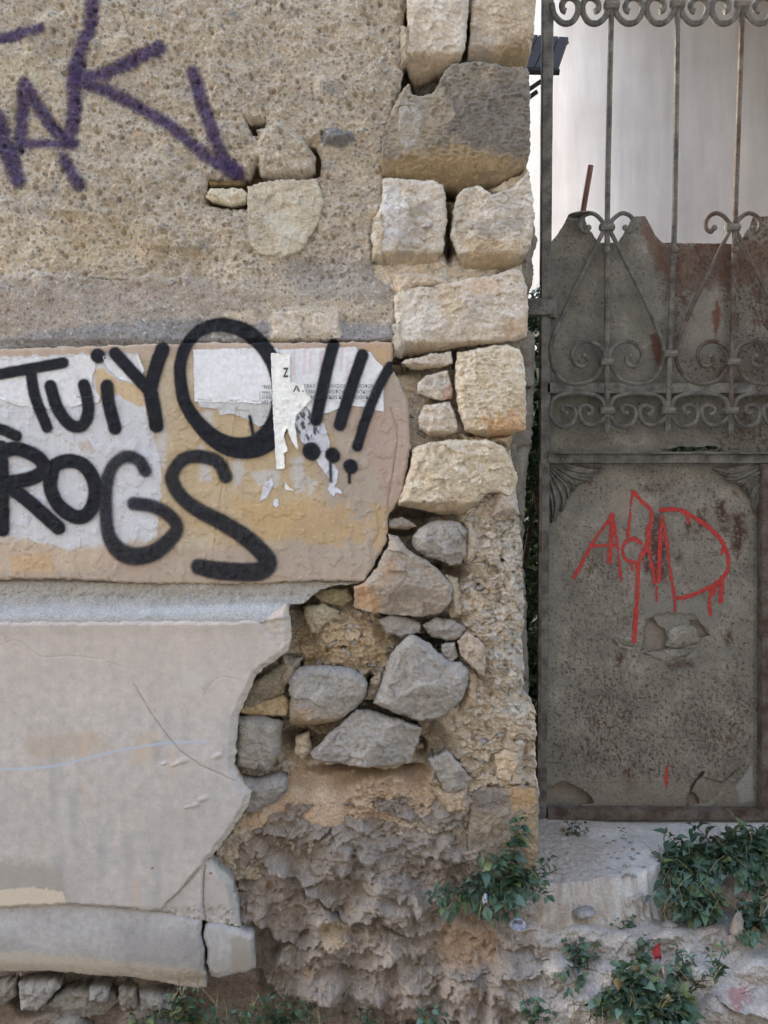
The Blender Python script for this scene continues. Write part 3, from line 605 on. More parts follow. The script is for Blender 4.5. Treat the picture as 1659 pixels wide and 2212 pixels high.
stone([(815,1338),(847,1327),(880,1333),(909,1348),(907,1366),(865,1375),(836,1367)], -.022, 'grey', .014, 12, seed=19, nf=2)
stone([(911,1350),(938,1334),(975,1336),(1004,1355),(999,1380),(968,1384),(935,1377)], -.022, 'grey', .018, 14, seed=20, nf=2)
stone([(865,1384),(891,1369),(920,1384),(949,1410),(971,1428),(997,1430),(1012,1446),(1008,1479),(997,1509),(960,1545),(909,1556),(865,1543),(806,1517),(821,1483),(832,1446),(843,1413)], .010, 'grey', .034, 30, seed=21, nf=4, amp=1.)
stone([(800,1468),(822,1450),(826,1480),(812,1512),(788,1512)], -.03, 'warm', .012, 10, seed=22, nf=2)
stone([(623,1461),(645,1441),(682,1435),(726,1439),(762,1443),(784,1457),(795,1476),(788,1509),(770,1527),(733,1556),(682,1573),(625,1571),(627,1509)], .006, 'grey', .034, 30, seed=23, nf=3, bot=30, botd=.03, paints=(([(623,1500),(680,1530),(740,1545),(682,1575),(623,1572)], (152,128,96), .8),))
stone([(669,1626),(690,1604),(713,1580),(769,1532),(799,1535),(860,1552),(912,1571),(903,1608),(886,1651),(834,1660),(765,1654),(713,1644),(688,1646)], .010, 'grey', .030, 22, seed=24, nf=4, amp=1.3, bot=12, botd=.02)
stone([(925,1638),(968,1620),(994,1651),(1020,1686),(1012,1703),(968,1712),(947,1682)], .004, 'grey', .012, 10, seed=25, nf=1)
stone([(513,1547),(557,1543),(612,1556),(609,1590),(608,1625),(583,1662),(548,1660),(511,1651),(505,1600)], -.004, 'grey', .036, 34, seed=26, nf=1, cols=(C(146,140,128), C(124,116,104), C(170,162,148)))
stone([(508,1672),(557,1680),(600,1668),(622,1676),(622,1703),(600,1729),(560,1745),(533,1756),(516,1725)], .0, 'grey', .030, 22, seed=27, nf=1, cols=(C(144,138,130), C(120,112,102), C(176,166,146)))
stone([(533,1478),(578,1452),(626,1421),(645,1430),(624,1469),(616,1495),(578,1517),(530,1532),(520,1512)], -.014, 'dark', .020, 18, seed=28, nf=2, cols=(C(140,130,110), C(112,104,92), C(162,146,116)))
stone([(520,1524),(560,1516),(612,1500),(628,1512),(622,1544),(560,1546),(518,1540)], -.010, 'warm', .014, 10, seed=78, nf=1, cols=(C(178,158,122), C(150,128,92), C(192,176,146)))
stone([(953,1391),(982,1386),(989,1417),(975,1433),(955,1424)], .0, 'grey', .012, 8, seed=29, nf=2, rough=(1.5, 8))
stone([(988,1386),(1008,1362),(1045,1391),(1049,1421),(1047,1462),(1030,1450),(1008,1432),(996,1417)], .012, 'lime', .010, 9, seed=30, nf=2, cols=(C(176,160,140), C(156,140,118), C(188,176,158)))
stone([(535,404),(560,396),(600,390),(655,388),(684,386),(700,440),(690,480),(672,510),(650,545),(612,556),(565,552),(540,530),(534,470)], .002, 'lime', .006, 5, seed=31, amp=.7, skirt=.03, cols=(C(190,178,154), C(172,160,136), C(204,196,176)), paints=(([(590,470),(650,440),(640,520),(600,550)], (208,200,180), .7), ([(534,470),(580,450),(590,500),(550,530)], (180,172,156), .6)))
stone([(444,426),(456,410),(490,407),(522,409),(536,420),(532,440),(500,447),(458,438)], -.004, 'lime', .014, 14, seed=32, cols=(C(206,194,166), C(184,166,132), C(216,208,190)), rough=(1.5, 10))
stone([(448,388),(500,386),(536,388),(530,402),(452,404)], -.034, 'warm', .010, 8, seed=33, cols=(C(156,134,98), C(130,108,78), C(170,150,116)))
stone([(1068,1630),(1090,1618),(1118,1628),(1120,1650),(1098,1690),(1075,1680)], .002, 'warm', .012, 12, seed=34, cols=(C(200,178,148), C(186,160,126), C(208,192,168)))
stone([(1018,1716),(1040,1700),(1085,1702),(1130,1696),(1160,1706),(1164,1800),(1160,1872),(1100,1884),(1012,1886),(1010,1800)], .004, 'dark', .010, 10, seed=35, amp=.8, skirt=.12, cols=(C(142,130,112), C(116,106,94), C(168,152,126)), paints=(([(1090,1700),(1160,1700),(1160,1730),(1110,1740)], (188,152,104), .8), ([(1130,1730),(1164,1720),(1164,1880),(1130,1880)], (168,146,112), .8), ([(1030,1705),(1085,1702),(1100,1730),(1070,1745),(1040,1740)], (104,100,98), .6)))
stone([(590,674),(650,672),(655,730),(588,734)], .002, 'lime', .007, 6, seed=36, amp=.5, skirt=.03)
stone([(660,674),(732,670),(730,722),(662,728)], .001, 'lime', .007, 6, seed=37, amp=.5, skirt=.03)
stone([(640,1590),(668,1580),(676,1622),(655,1640),(636,1628)], -.020, 'warm', .014, 9, seed=38, nf=2)
for k, (q, cc, hh) in enumerate([([(868,212),(908,224),(928,262),(908,335),(880,356),(850,320),(848,240)], (168,160,146), .026), ([(806,470),(834,440),(842,520),(830,575),(800,560)], (190,176,150), .026), ([(840,585),(900,583),(960,597),(1010,606),(965,626),(890,634),(856,664)], (202,184,158), .020), ([(862,50),(892,66),(888,135),(862,150)], (178,164,142), .024),
   ([(840,700),(872,690),(884,740),(870,772),(846,768)], (186,176,160), .024), ([(985,930),(1040,944),(1110,938),(1100,962),(1000,956)], (190,166,136), .006), ([(1070,1060),(1116,1050),(1122,1110),(1060,1120)], (190,176,158), .018), ([(1000,1130),(1020,1120),(1040,1180),(1020,1225),(1002,1212)], (188,172,150), .016), ([(960,1240),(990,1250),(1000,1330),(975,1340),(968,1290)], (186,168,142), .018), ([(1004,1440),(1030,1450),(1030,1530),(990,1540),(1000,1500)], (188,166,138), .020), ([(610,1420),(650,1425),(640,1470),(612,1500),(600,1460)], (160,146,124), .014), ([(930,1700),(1010,1700),(1030,1760),(960,1760)], (176,156,130), .018)]):
    patch('mortar', q, lambda U, V, s, hh=hh: hh+.012*fbm(U, V, 26, 5, 5, .65)+.003*fbm(U, V, 7, 3, 6)-.034*(1-np.clip(-s/16, 0, 1))**1.5, lambda U, V, h, s, cc=cc: tex(U, V, C(*cc), C(*[x-24 for x in cc]), C(*[min(255, x+18) for x in cc]), 22, 7)*(1+.15*fbm(U, V, 5, 2, 8)[...,None]), M['mortar'], wall, 2.1, .0, (6, 14), .05, seed=k)
# small rubble chips bedded in the mortar
chip_spots = []
r_ = random.Random(11)
regions = [((1005,1095,1128,1540), 62), ((935,1560,1145,1700), 34), ((650,1330,835,1440), 22), ((862,800,985,945), 12), ((640,1575,700,1650), 6), ((985,1240,1010,1360), 4), ((900,1590,945,1640), 4)]
for (a, b, c_, d), n in regions:
    for _ in range(n): chip_spots.append((r_.uniform(a, c_), r_.uniform(b, d), r_.uniform(5, 15)))
for i, (x, y, r) in enumerate(chip_spots):
    hh = float(core_h(np.array([[x]], F), np.array([[y]], F), np.array([[-9]], F))[0,0])
    n = r_.randint(5, 8); k = r_.uniform(.45, .8); rot = r_.uniform(-.5, .5); mb = MB(); ring = []
    cx, _, cz = pos(x, y, hh); R_ = r*S
    angs = sorted(r_.uniform(0, 6.283) for _ in range(n)); rr = [r_.uniform(.75, 1.1) for _ in range(n)]
    dz = r_.uniform(.002, .006); tx = r_.uniform(-.3, .3); tz = r_.uniform(-.4, .2)
    for lay, (sc_, yy) in enumerate(((1.15, .010), (1.0, -dz*.4), (.62, -dz-.002))):
        for a, q in zip(angs, rr):
            px = math.cos(a)*q*R_*sc_; pz = math.sin(a)*q*R_*k*sc_
            px, pz = px*math.cos(rot)-pz*math.sin(rot), px*math.sin(rot)+pz*math.cos(rot)
            ring.append((cx+px, -hh+yy+(px*tx+pz*tz)*.8*(lay > 0), cz+pz))
    fs = []
    for l in (0, 1):
        for j in range(n): fs.append((l*n+j, l*n+(j+1)%n, (l+1)*n+(j+1)%n, (l+1)*n+j))
    fs.append(tuple(2*n+j for j in range(n))); mb.add(ring, fs)
    if i < 3: M['chip%d' % i] = masonry('chip_stone', .3, 240, .6, .002, base=[((.34,.27,.19), (.50,.43,.33), 18), ((.27,.25,.22), (.38,.36,.32), 18), ((.42,.36,.27), (.56,.50,.42), 18)][i])
    mb.build('stone', M['chip%d' % (i % 3)], wall, smooth=False)

# ---- spray paint
FAT = 1.09
X = lambda pts, r: [(a, b, r) if len(q) == 2 else q for q in pts for a, b in [q[:2]]]
bases = [K_band[0], K_rend[0]]
letters = {
 'T': [X([(-15,811),(5,808),(60,798),(137,784)], 11), X([(67,804),(78,860),(103,924)], 11)],
 'u': [X([(110,834),(122,875),(140,905),(160,921),(180,918),(191,895),(190,865),(182,832)], 12)],
 'i': [X([(232,834),(236,870),(250,925)], 13), X([(212,769),(214,770)], 14)],
 'Y': [X([(250,764),(290,808),(322,842)], 12.5), X([(352,756),(336,800),(325,842)], 14), X([(325,842),(335,890),(339,920)], 14)],
 'o': [X([(110,1040),(118,1008),(147,996),(180,1004),(202,1034),(207,1074),(193,1107),(167,1117),(133,1097),(113,1064),(110,1040)], 14)],
 'G': [[(316,1018,12),(300,994,12),(273,987,12),(247,1004,12),(232,1040,13),(230,1097,13),(237,1157,14),(260,1190,17),(293,1201,18),(333,1193,17),(370,1163,15),(383,1137,13),(363,1110,13),(327,1093,13),(290,1088,13)]],
 'R': [X([(5,965),(8,1050),(8,1145)], 13), X([(-5,978),(40,970),(85,990),(95,1015),(67,1034),(15,1043)], 14), X([(20,1050),(60,1080),(100,1115),(128,1140)], 14)],
 'stroke': [X([(-12,925),(10,930),(38,942)], 11)],
 'S': [[(488,1030,13),(473,1000,13),(440,987,13),(400,990,13),(377,1014,13),(373,1040,14),(393,1074,14),(433,1104,15),(483,1130,16),(530,1160,17),(563,1190,17),(579,1215,18),(560,1234,19),(515,1235,18),(470,1232,18),(430,1224,16)]],
}
nm = {'T': 'letter T', 'u': 'letter U', 'i': 'letter i with a round dot', 'Y': 'letter Y', 'o': 'small letter O of the lower word', 'G': 'letter G', 'R': 'letter R', 'S': 'letter S', 'stroke': 'end of a letter at the picture edge'}
for k, st in letters.items():
    paint('painted_letter', bases, st, M['black_worn'] if k in 'SG' and len(k) == 1 else M['black'], wall, .0042, label='black spray-painted '+nm[k])
paint('painted_letter', bases, [[(391,830,12),(390,790,12),(402,748,12),(425,718,12),(460,703,13),(500,705,14),(540,722,15),(575,757,15),(598,800,16),(608,850,17),(602,905,21),(582,944,24),(545,966,22),(500,965,20),(460,945,17),(425,910,14),(400,870,13),(391,830,12)], X([(540,900),(545,925),(548,945)], 3)], M['black'], wall, .0042, label='big black spray-painted letter O')
for st in ([X([(720,746),(706,800),(683,908)], 12), X([(672,974),(674,976)], 17)], [X([(783,768),(760,835),(734,918)], 12), X([(718,982),(720,985)], 14), X([(714,1000),(715,1040)], 2.6)], [X([(843,792),(820,832),(792,900),(772,965)], 10), X([(757,1007),(758,1009)], 14), X([(755,1020),(755,1042)], 3.2)]):
    paint('exclamation_mark', bases, st, M['black'], wall, .0042, label='black spray-painted exclamation mark')
purple = [[X([(202,5),(195,55),(178,100),(163,150),(160,210),(160,260),(147,300)], 13)], [X([(165,172),(240,155),(300,125),(345,106)], 13), X([(178,178),(240,200),(310,235),(380,280),(450,340),(510,378)], 11)],
 [X([(415,155),(430,200),(450,260),(480,335),(515,372)], 12)], [X([(-10,90),(50,72),(90,64)], 10)],
 [X([(54,184),(46,250),(40,320)], 12), X([(58,188),(90,240),(125,290)], 12), X([(50,308),(110,312),(160,312)], 9)], [X([(-6,250),(15,320),(42,392)], 14)], [X([(140,345),(172,402)], 11)]]
FAT = 1.16; WOB = 5.
for st in purple:
    paint('painted_stroke', [K_rend[0]], st, M['purple'], wall, .0014, margin=16, label='faded purple spray-painted stroke on the rough render')

FAT = 1.0
# ------------------------------------------------------------------ posters
def sheet(label, poly, col, h=.0150, cat='poster', name='poster', group=None, curl=.002, ink=None, seed=1):
    def hf(U, V, s):
        b = band_h(U, V, np.full(U.shape, -50, F)); e = sst(-9, 0, s)*np.clip(.4+fbm(U, V, 40, 2, seed)*2, 0, 1)
        return b+(h-.0150)+.0012+.0006*fbm(U, V, 60, 3, seed)+curl*e*.6
    def cf(U, V, hh, s):
        c = tex(U, V, C(*col), C(*[x-10 for x in col]), C(*[min(255, x+6) for x in col]), 60, seed)
        if ink: c = ink(c, U, V, s)
        return c
    return tag(patch(name, poly, hf, cf, M['paper'], None, 1.8, h, (1.0, 8), .0012, seed=seed, shrink=.3), label, cat, group)
p1 = sheet('torn whitish poster under the black letters T and U', [(-30,779),(5,776),(205,766),(205,800),(197,812),(200,835),(217,858),(212,870),(178,873),(160,878),(100,883),(40,876),(0,862),(-30,862)], (212,210,206), seed=2)
p2 = sheet('torn white paper flap left of the letter Y', [(223,770),(298,763),(306,785),(312,800),(302,824),(285,828),(255,818),(235,800),(226,786)], (210,208,204), curl=.006, seed=3)
p3 = sheet('blank white sheet pasted inside the big black letter O', [(417,755),(500,752),(600,751),(600,872),(500,870),(420,867),(418,800)], (218,217,214), .0156, seed=4, curl=.001)
def p3b_ink(c, U, V, s): return c
p4 = sheet('torn grey notice remnant below the blank white sheet', [(427,862),(560,866),(560,829),(600,829),(600,890),(575,915),(560,922),(530,905),(500,893),(475,897),(470,884),(430,879)], (188,186,180), .0148, seed=5)
def pink(c, U, V, s):
    for k, (a, b) in enumerate([(632,760),(655,757),(668,757),(735,752),(748,770),(690,758)]):
        c = blob(c, U, V, [(a,b),(a+7,b),(a+5,b+52),(a-2,b+52)], C(206,178,176), 2, 3, 8, k, .5)
    return c
p5 = sheet('wide white notice with rows of Greek text under the exclamation marks', [(590,756),(624,754),(700,751),(768,749),(776,760),(800,760),(812,778),(827,790),(829,890),(814,887),(790,880),(760,876),(737,880),(707,893),(674,893),(654,870),(620,850),(590,840)], (216,215,212), .0150, seed=6, ink=pink)
def shred(c, U, V, s):
    m = sst(.0, .12, fbm(U*1.4, V*.7, 14, 4, 8)); m2 = sst(6, -3, polysdf(U, V, [(634,893),(672,880),(690,925),(690,950),(655,950),(636,925)])+4*fbm(U,V,8,2,3))
    return mix(c, C(48,48,52), m*m2*.9)
p6 = sheet('shredded black and white poster scrap below the first exclamation mark', [(634,893),(650,878),(664,882),(680,905),(700,915),(712,955),(712,972),(698,976),(680,968),(652,956),(640,930)], (190,190,192), .0152, seed=7, ink=shred, curl=.004)
p7 = sheet('tall cream paper strip with a torn edge over the letter O', [(585,762),(626,763),(627,824),(637,827),(656,832),(662,850),(674,862),(658,879),(640,897),(637,917),(645,975),(632,957),(620,925),(615,934),(613,944),(622,974),(613,978),(615,1012),(597,1013),(590,897)], (232,230,220), .0195, seed=8, curl=.003)
p8 = sheet('white paper scrap between the dots of the exclamation marks', [(683,995),(697,973),(710,985),(712,1000),(722,1003),(731,1018),(727,1042),(722,1050),(738,1060),(740,1068),(725,1064),(720,1074),(708,1058),(712,1035),(700,1020)], (204,204,206), .0150, cat='paper scrap', name='paper_scrap', seed=9)
p9 = sheet('small triangular paper scrap below the cream strip', [(614,1039),(622,1048),(627,1055),(635,1059),(615,1059)], (220,218,206), cat='paper scrap', name='paper_scrap', seed=10)
p10 = sheet('long ragged paper scrap right of the letter S', [(571,1044),(588,1034),(591,1046),(582,1064),(576,1076),(560,1083),(566,1060)], (200,200,202), cat='paper scrap', name='paper_scrap', seed=11)
p11 = sheet('tiny pale paper scrap under the ragged scrap', [(592,1080),(600,1076),(602,1090),(596,1098),(590,1090)], (200,200,202), cat='paper scrap', name='paper_scrap', seed=12)
def text(s, u, v, hgt, parent, h=.0178, width=None, bold=0.):
    cu = bpy.data.curves.new('lettering', 'FONT'); cu.body = s; cu.size = 1; cu.offset = bold
    o = bpy.data.objects.new('tmp', cu); scene.collection.objects.link(o); bpy.context.view_layer.update()
    me = bpy.data.meshes.new_from_object(o.evaluated_get(bpy.context.evaluated_depsgraph_get())); bpy.data.objects.remove(o)
    n = len(me.vertices); a = np.zeros(n*3, F); me.vertices.foreach_get('co', a); a = a.reshape(-1,3)
    kx = hgt*S/.72 if width is None else width*S/max(a[:,0].max(), .01)
    q = pos(u, v, h); out = np.stack([a[:,0]*kx, 0*a[:,0], a[:,1]*hgt*S/.72], -1); me.vertices.foreach_set('co', out.astype(F).ravel())
    me.materials.clear(); me.materials.append(M['ink']); me.update()
    return link('lettering', me, parent, q)
for s, u, v, wd in (('ΓΡΑΛ', 657, 838, 24), ('ΠΛΗΣΙΟΝ', 706, 838, 43), ('ΜΟΦΩΝΤ', 771, 838, 43), ('ΣΜΑ', 660, 850, 20), ('ΟΡΟΦΟΥ', 704, 850, 38), ('ΑΣΚΕΥΗΣ', 771, 850, 42), ('Μ', 671, 862, 8), ('ΡΚΙΝ Κ', 704, 862, 34), ('ΙΟΘΗΚΗ', 765, 862, 38)):
    text(s, u, v, 8, p5, .0182, wd)
for s, u, v, wd, hh in (('“ΝΕΑ', 565, 840, 26, 8), ('REAL E', 565, 850, 26, 5.5), ('210.34', 565, 861, 24, 7.5), ('693 6', 565, 872, 22, 7)):
    text(s, u, v, hh, p4, .0182, wd)
text('Z', 612, 814, 20, p7, .0228, 11, .03); text('Α', 633, 846, 13, p7, .0228, 15, .02); text('.', 652, 846, 13, p7, .0228, 4, .02)
text('n.', 575, 1053, 4, p10, .0182, 5)
text('REAL ESTATE', 165, 859, 3.6, p1, .0182, 40)

# ================================================================== ROCK, BANK, GROUND
RP = [(500,1790,-.03),(600,1800,-.02),(560,1760,-.03),(700,1790,.01),(800,1760,.0),(950,1740,-.01),(1050,1760,-.01),(1150,1800,-.02),(520,1880,-.03),(600,1880,.01),(650,1870,-.01),(750,1850,.02),(860,1850,.02),(960,1850,.01),(1050,1880,.0),(560,1960,.0),(640,1930,.01),(700,1990,.045),(640,2010,-.02),(730,1950,-.01),(800,1980,.05),(880,1950,.04),(950,1940,.01),(930,1900,.0),(1040,1960,.01),(1100,1950,.0),(590,2040,-.05),(620,2060,.01),(700,2060,.06),(760,2070,.04),(850,2060,.06),(950,2040,.05),(1050,2050,.045),(1150,2050,.05),(700,2130,.045),(800,2130,.05),(900,2140,.06),(1000,2140,.09),(560,2110,-.06),(560,2180,-.04),(620,2170,-.04),(720,2180,-.03),(820,2190,-.01),(900,2200,.02),(1000,2200,.08),(1100,2150,.13),(200,2130,-.04),(60,2150,-.01),(0,2180,.02),(200,2180,.01),(400,2170,-.04),(400,2210,.02),(600,2250,.05),(100,2230,.06),(300,2230,.05),
 (1180,1930,-.01),(1250,1960,-.02),(1350,1970,-.04),(1450,1960,-.10),(1550,1950,-.14),(1650,1940,-.16),(1250,2030,.04),(1350,2050,.05),(1450,2040,.03),(1550,2030,.0),(1650,2020,-.02),(1200,2120,.11),(1350,2130,.13),(1500,2120,.10),(1640,2110,.08),(1250,2200,.18),(1400,2210,.20),(1550,2200,.19),(1660,2200,.16),(900,2280,.14),(1200,2290,.26),(1500,2290,.28),(1680,2290,.26),(1300,1880,-.2),(1450,1860,-.3),(1600,1850,-.33),(1680,1850,-.33)]
LEDGES = [([(500,1783),(560,1790),(620,1805),(650,1822),(690,1812),(722,1788)], .034), ([(500,1878),(560,1868),(620,1890),(670,1905),(720,1895),(765,1885)], .034), ([(640,1905),(690,1935),(740,1978),(800,1988),(832,1962)], .050),
 ([(548,1990),(600,2012),(650,2042),(702,2032)], .046), ([(820,2000),(870,2018),(930,2006),(978,1988)], .044), ([(560,2096),(620,2142),(690,2156),(760,2174),(820,2166),(860,2188),(940,2202),(1010,2194),(1085,2208)], .055), ([(730,2085),(800,2098),(862,2080)], .030),
 ([(1000,1910),(1030,1892),(1060,1900),(1092,1908)], .030), ([(1215,1962),(1262,1986),(1300,1972),(1345,1980)], .022), ([(950,2100),(1000,2112),(1060,2094),(1120,2112),(1185,2104)], .028), ([(860,1860),(930,1850),(980,1868),(1010,1862)], .016), ([(700,1725),(780,1745),(860,1768),(930,1790),(990,1795)], .020), ([(1460,2160),(1530,2150),(1600,2185),(1700,2200)], .03), ([(1250,2090),(1330,2105),(1400,2090)], .02)]
def rock_h(U, V, s):
    h = ctrl(U, V, RP, 34); g_ = ctrl(U, V, RP, 110); h = h+(h-g_)*.7*sst(1180, 1080, U)*sst(1800, 1850, V)
    right = sst(1120, 1240, U); am = 1-.55*right; am = am*(1-.6*sst(640,520,U)*sst(2080, 2120, V))
    Uw = U+20*fbm(U, V, 80, 4, 61, .55); Vw = V+20*fbm(U, V, 80, 4, 62, .55)
    a, _ = facets(Uw, Vw*1.2, 96, 65, .8, 0, .30); b, _ = facets(Uw, Vw*1.4, 40, 66, .8, 0, .35); c, _ = facets(Uw, Vw*1.5, 15, 67, .8, 0, .4)
    T = fbm(Uw, Vw*1.5, 74, 5, 168, .6)*3.0+.4*fbm(U, V, 16, 3, 169); fl = np.floor(T); fr = T-fl
    T2 = fbm(U+9*fbm(U, V, 20, 3, 171), V*1.5, 30, 4, 170, .6)*2.6; f2_ = np.floor(T2); fr2 = T2-f2_
    w1_ = worley(Uw, Vw*1.2, 62, 173); w2_ = worley(Uw+9*fbm(U, V, 22, 3, 175), Vw*1.3, 24, 174)
    h += am*(.022*a+.015*(fl+sst(0, .35, fr))+.024*(frac(w1_[4]*7.7) > .35)*np.sqrt(np.clip(.30-w1_[0]**2, 0, 1))*(.5+frac(w1_[4]*3.3))*.8+.009*(frac(w2_[4]*5.1) > .5)*np.sqrt(np.clip(.22-w2_[0]**2, 0, 1))+.013*fbm(U, V*1.2, 26, 5, 172, .68))+.034*am*fbm(U, V*1.2, 120, 4, 68, .5)-.022*am
    nz = 9*fbm(U, V, 26, 4, 177, .65)
    for pl, A in LEDGES:
        xs = [p[0] for p in pl]; ys = [p[1] for p in pl]; f = np.interp(U, xs, ys)+nz; d = f-V
        fade_ = np.clip((U-xs[0])/22, 0, 1)*np.clip((xs[-1]-U)/22, 0, 1)
        h += A*fade_*(np.exp(-np.clip(d, 0, 400)/34)*(d > 0)*sst(0, 5, d)-.45*np.exp(-np.clip(-d, 0, 400)/16)*(d <= 0))
    h += .0034*fbm(U, V, 12, 4, 69, .6)+.010*fbm(U, V, 40, 3, 70)*right
    f1, f2, dx, dy, cc = worley(U, V, 9, 73); h += right*(frac(cc*9.3) > .6)*np.clip(.36-f1, 0, 1)*.010
    return h
def rock_c(U, V, h, s):
    c = tex(U, V, C(150,138,124), C(122,111,100), C(176,162,144), 70, 121)
    c = mix(c, C(146,118,88), np.clip(fbm(U, V, 46, 5, 122, .6)*2.6-.55, 0, 1)*.7)
    c = mix(c, C(120,88,68), np.clip(fbm(U, V, 24, 4, 123, .6)*2.6-.9, 0, 1)*.6)
    c = blob(c, U, V, [(700,1760),(1010,1720),(1000,1860),(800,1880),(690,1850)], C(142,134,124), 30, 30, 50, 124, .4)
    c = blob(c, U, V, [(940,1980),(1060,1990),(1070,2080),(960,2090)], C(172,144,114), 14, 20, 30, 125, .75)
    c = blob(c, U, V, [(690,1985),(750,1985),(750,2040),(690,2060)], C(184,162,126), 6, 12, 20, 126, .6)
    r = sst(1080, 1190, U+30*fbm(U, V, 60, 3, 127)); c2 = tex(U, V, C(174,165,153), C(144,134,122), C(198,191,181), 40, 128)
    c2 = mix(c2, C(130,112,96), np.clip(fbm(U, V, 30, 4, 129, .6)*2.6-.6, 0, 1)*.7)
    c2 = blob(c2, U, V, [(1440,2040),(1660,2060),(1660,2212),(1560,2150),(1480,2090)], C(192,185,175), 14, 20, 30, 130, .7)
    c2 = blob(c2, U, V, [(1180,1960),(1300,1960),(1290,1990),(1190,1990)], C(186,160,126), 8, 14, 20, 131, .7)
    c = mix(c, c2, r)
    soil = sst(10, -10, polysdf(U, V, [(-30,2130),(560,2110),(640,2300),(-30,2300)])); c = mix(c, C(126,110,94), soil*.7)
    sp = sst(.36, .44, fbm(U, V, 18, 4, 133, .7))*sst(.1, .4, fbm(U, V, 120, 2, 134)+.05)*(V > 1960)*(U > 850)
    c = mix(c, C(150,52,50), sp*.5)
    c = blob(c, U, V, [(1565,2140),(1610,2130),(1625,2160),(1580,2172)], C(165,60,56), 3, 34, 6, 135, .5)
    return c*(1+.16*fbm(U, V, 8, 3, 132)[...,None]+.22*fbm(U, V, 3.6, 2, 139)[...,None])
bank = patch('rock_outcrop', [(-30,2085),(400,2085),(470,1880),(480,1720),(700,1740),(1165,1700),(1165,1915),(1215,1940),(1310,1962),(1400,1925),(1470,1870),(1520,1820),(1740,1790),(1740,2330),(-30,2330)], rock_h, rock_c, M['rock'], None, 2.3, .04, None, .10, kf=lambda U, V: ctrl(U, V, RP, 34))
tag(bank, 'dark broken bedrock and earth bank under the wall and step', kind='structure')
# stones lying under the base course
def lump(u, v, h, ru, rv, rd, mat, parent=None, name='stone', seed=0, rough=.22):
    n, m = 14, 9; r = np.random.default_rng(seed); c = np.array(pos(u, v, h)); a, b = np.meshgrid(np.linspace(0, 2*np.pi, n, endpoint=False), np.linspace(0, np.pi, m), indexing='ij')
    x = np.cos(a)*np.sin(b); y = np.sin(a)*np.sin(b); z = np.cos(b)
    k = np.ones(x.shape)
    for _ in range(14):
        d = r.normal(size=3); d /= np.linalg.norm(d); t = x*d[0]+y*d[1]+z*d[2]; k = np.minimum(k, np.where(t > .3, r.uniform(.5, .85)/np.maximum(t, .3), 9))
    k = np.minimum(k, 1)*(1+rough*.3*(r.random(k.shape)-.5)); k[:, 0] = k[0, 0]; k[:, -1] = k[0, -1]
    P = np.stack([c[0]+x*k*ru*S, c[1]+y*k*rd*S, c[2]+z*k*rv*S], -1).reshape(-1,3); fa = []
    for i in range(n):
        for j in range(m-1): fa.append((i*m+j, i*m+j+1, ((i+1)%n)*m+j+1, ((i+1)%n)*m+j))
    return mesh_np(name, P, fa, mat, parent, smooth=False)
M['rub'] = masonry('rubble_stone', .3, 160, .6, .003, base=((.20,.19,.175), (.36,.345,.32), 16))
M['rub2'] = masonry('warm_rubble_stone', .3, 160, .6, .003, base=((.24,.19,.14), (.42,.36,.29), 16))
for k, (pl, hh, lab) in enumerate([([(46,2116),(124,2114),(134,2130),(112,2152),(82,2182),(54,2176),(44,2154)], .030, 'grey kite-shaped stone under the cracked base course, near the left edge'), ([(-30,2118),(36,2116),(40,2146),(12,2168),(-30,2176)], .026, 'broken stone cut by the left picture edge under the base course'),
  ([(84,2176),(136,2136),(224,2134),(258,2168),(224,2188),(120,2198)], .022, 'wide flat brown stone below the base course'), ([(194,2126),(238,2134),(234,2160),(198,2156)], .030, 'small brown stone wedged directly under the base course'), ([(122,2200),(172,2194),(196,2232),(112,2232)], .050, 'stone at the bottom edge below the wide flat stone'), ([(262,2128),(296,2132),(300,2172),(268,2178),(256,2150)], .022, 'upright warm-toned stone under the base course'), ([(300,2136),(372,2146),(380,2172),(310,2180)], .014, 'flat stone in the dark gap beside the bottom left weeds')]):
    st = stone(pl, hh, 'grey' if k % 3 == 0 else 'dark', .022, 14, seed=60+k, nf=2, amp=1.2, skirt=.05); st.parent = None; st.location = ROOTLOC[st.name]
    tag(st, lab, 'stone')
tag(lump(1592, 2000, .0, 20, 34, 22, M['rub2'], seed=33), 'upright pinkish stone in the ivy-like weeds right of centre bank', 'stone')
tag(lump(1582, 2032, .03, 13, 12, 10, M['rub2'], seed=34), 'small pale stone on the bank below the upright stone', 'stone')
tag(lump(1445, 1998, -.02, 22, 14, 18, M['rub'], seed=35), 'flat grey stone at the foot of the right weed clump', 'stone')
tag(lump(1262, 1972, .01, 32, 14, 20, M['rub'], seed=36), 'rounded stone under the front edge of the step', 'stone')
# ground
ground = MB(); ground.add([(-60,-60,-.0),(60,-60,-.0),(60,60,-.0),(-60,60,-.0)], [(0,1,2,3)])
M['ground'] = masonry('street_ground', .2, 30, .3, .003, base=((.24,.22,.20), (.34,.32,.29), 2.5))
tag(ground.build('ground', M['ground'], None, False), 'pale dusty street ground', kind='structure')
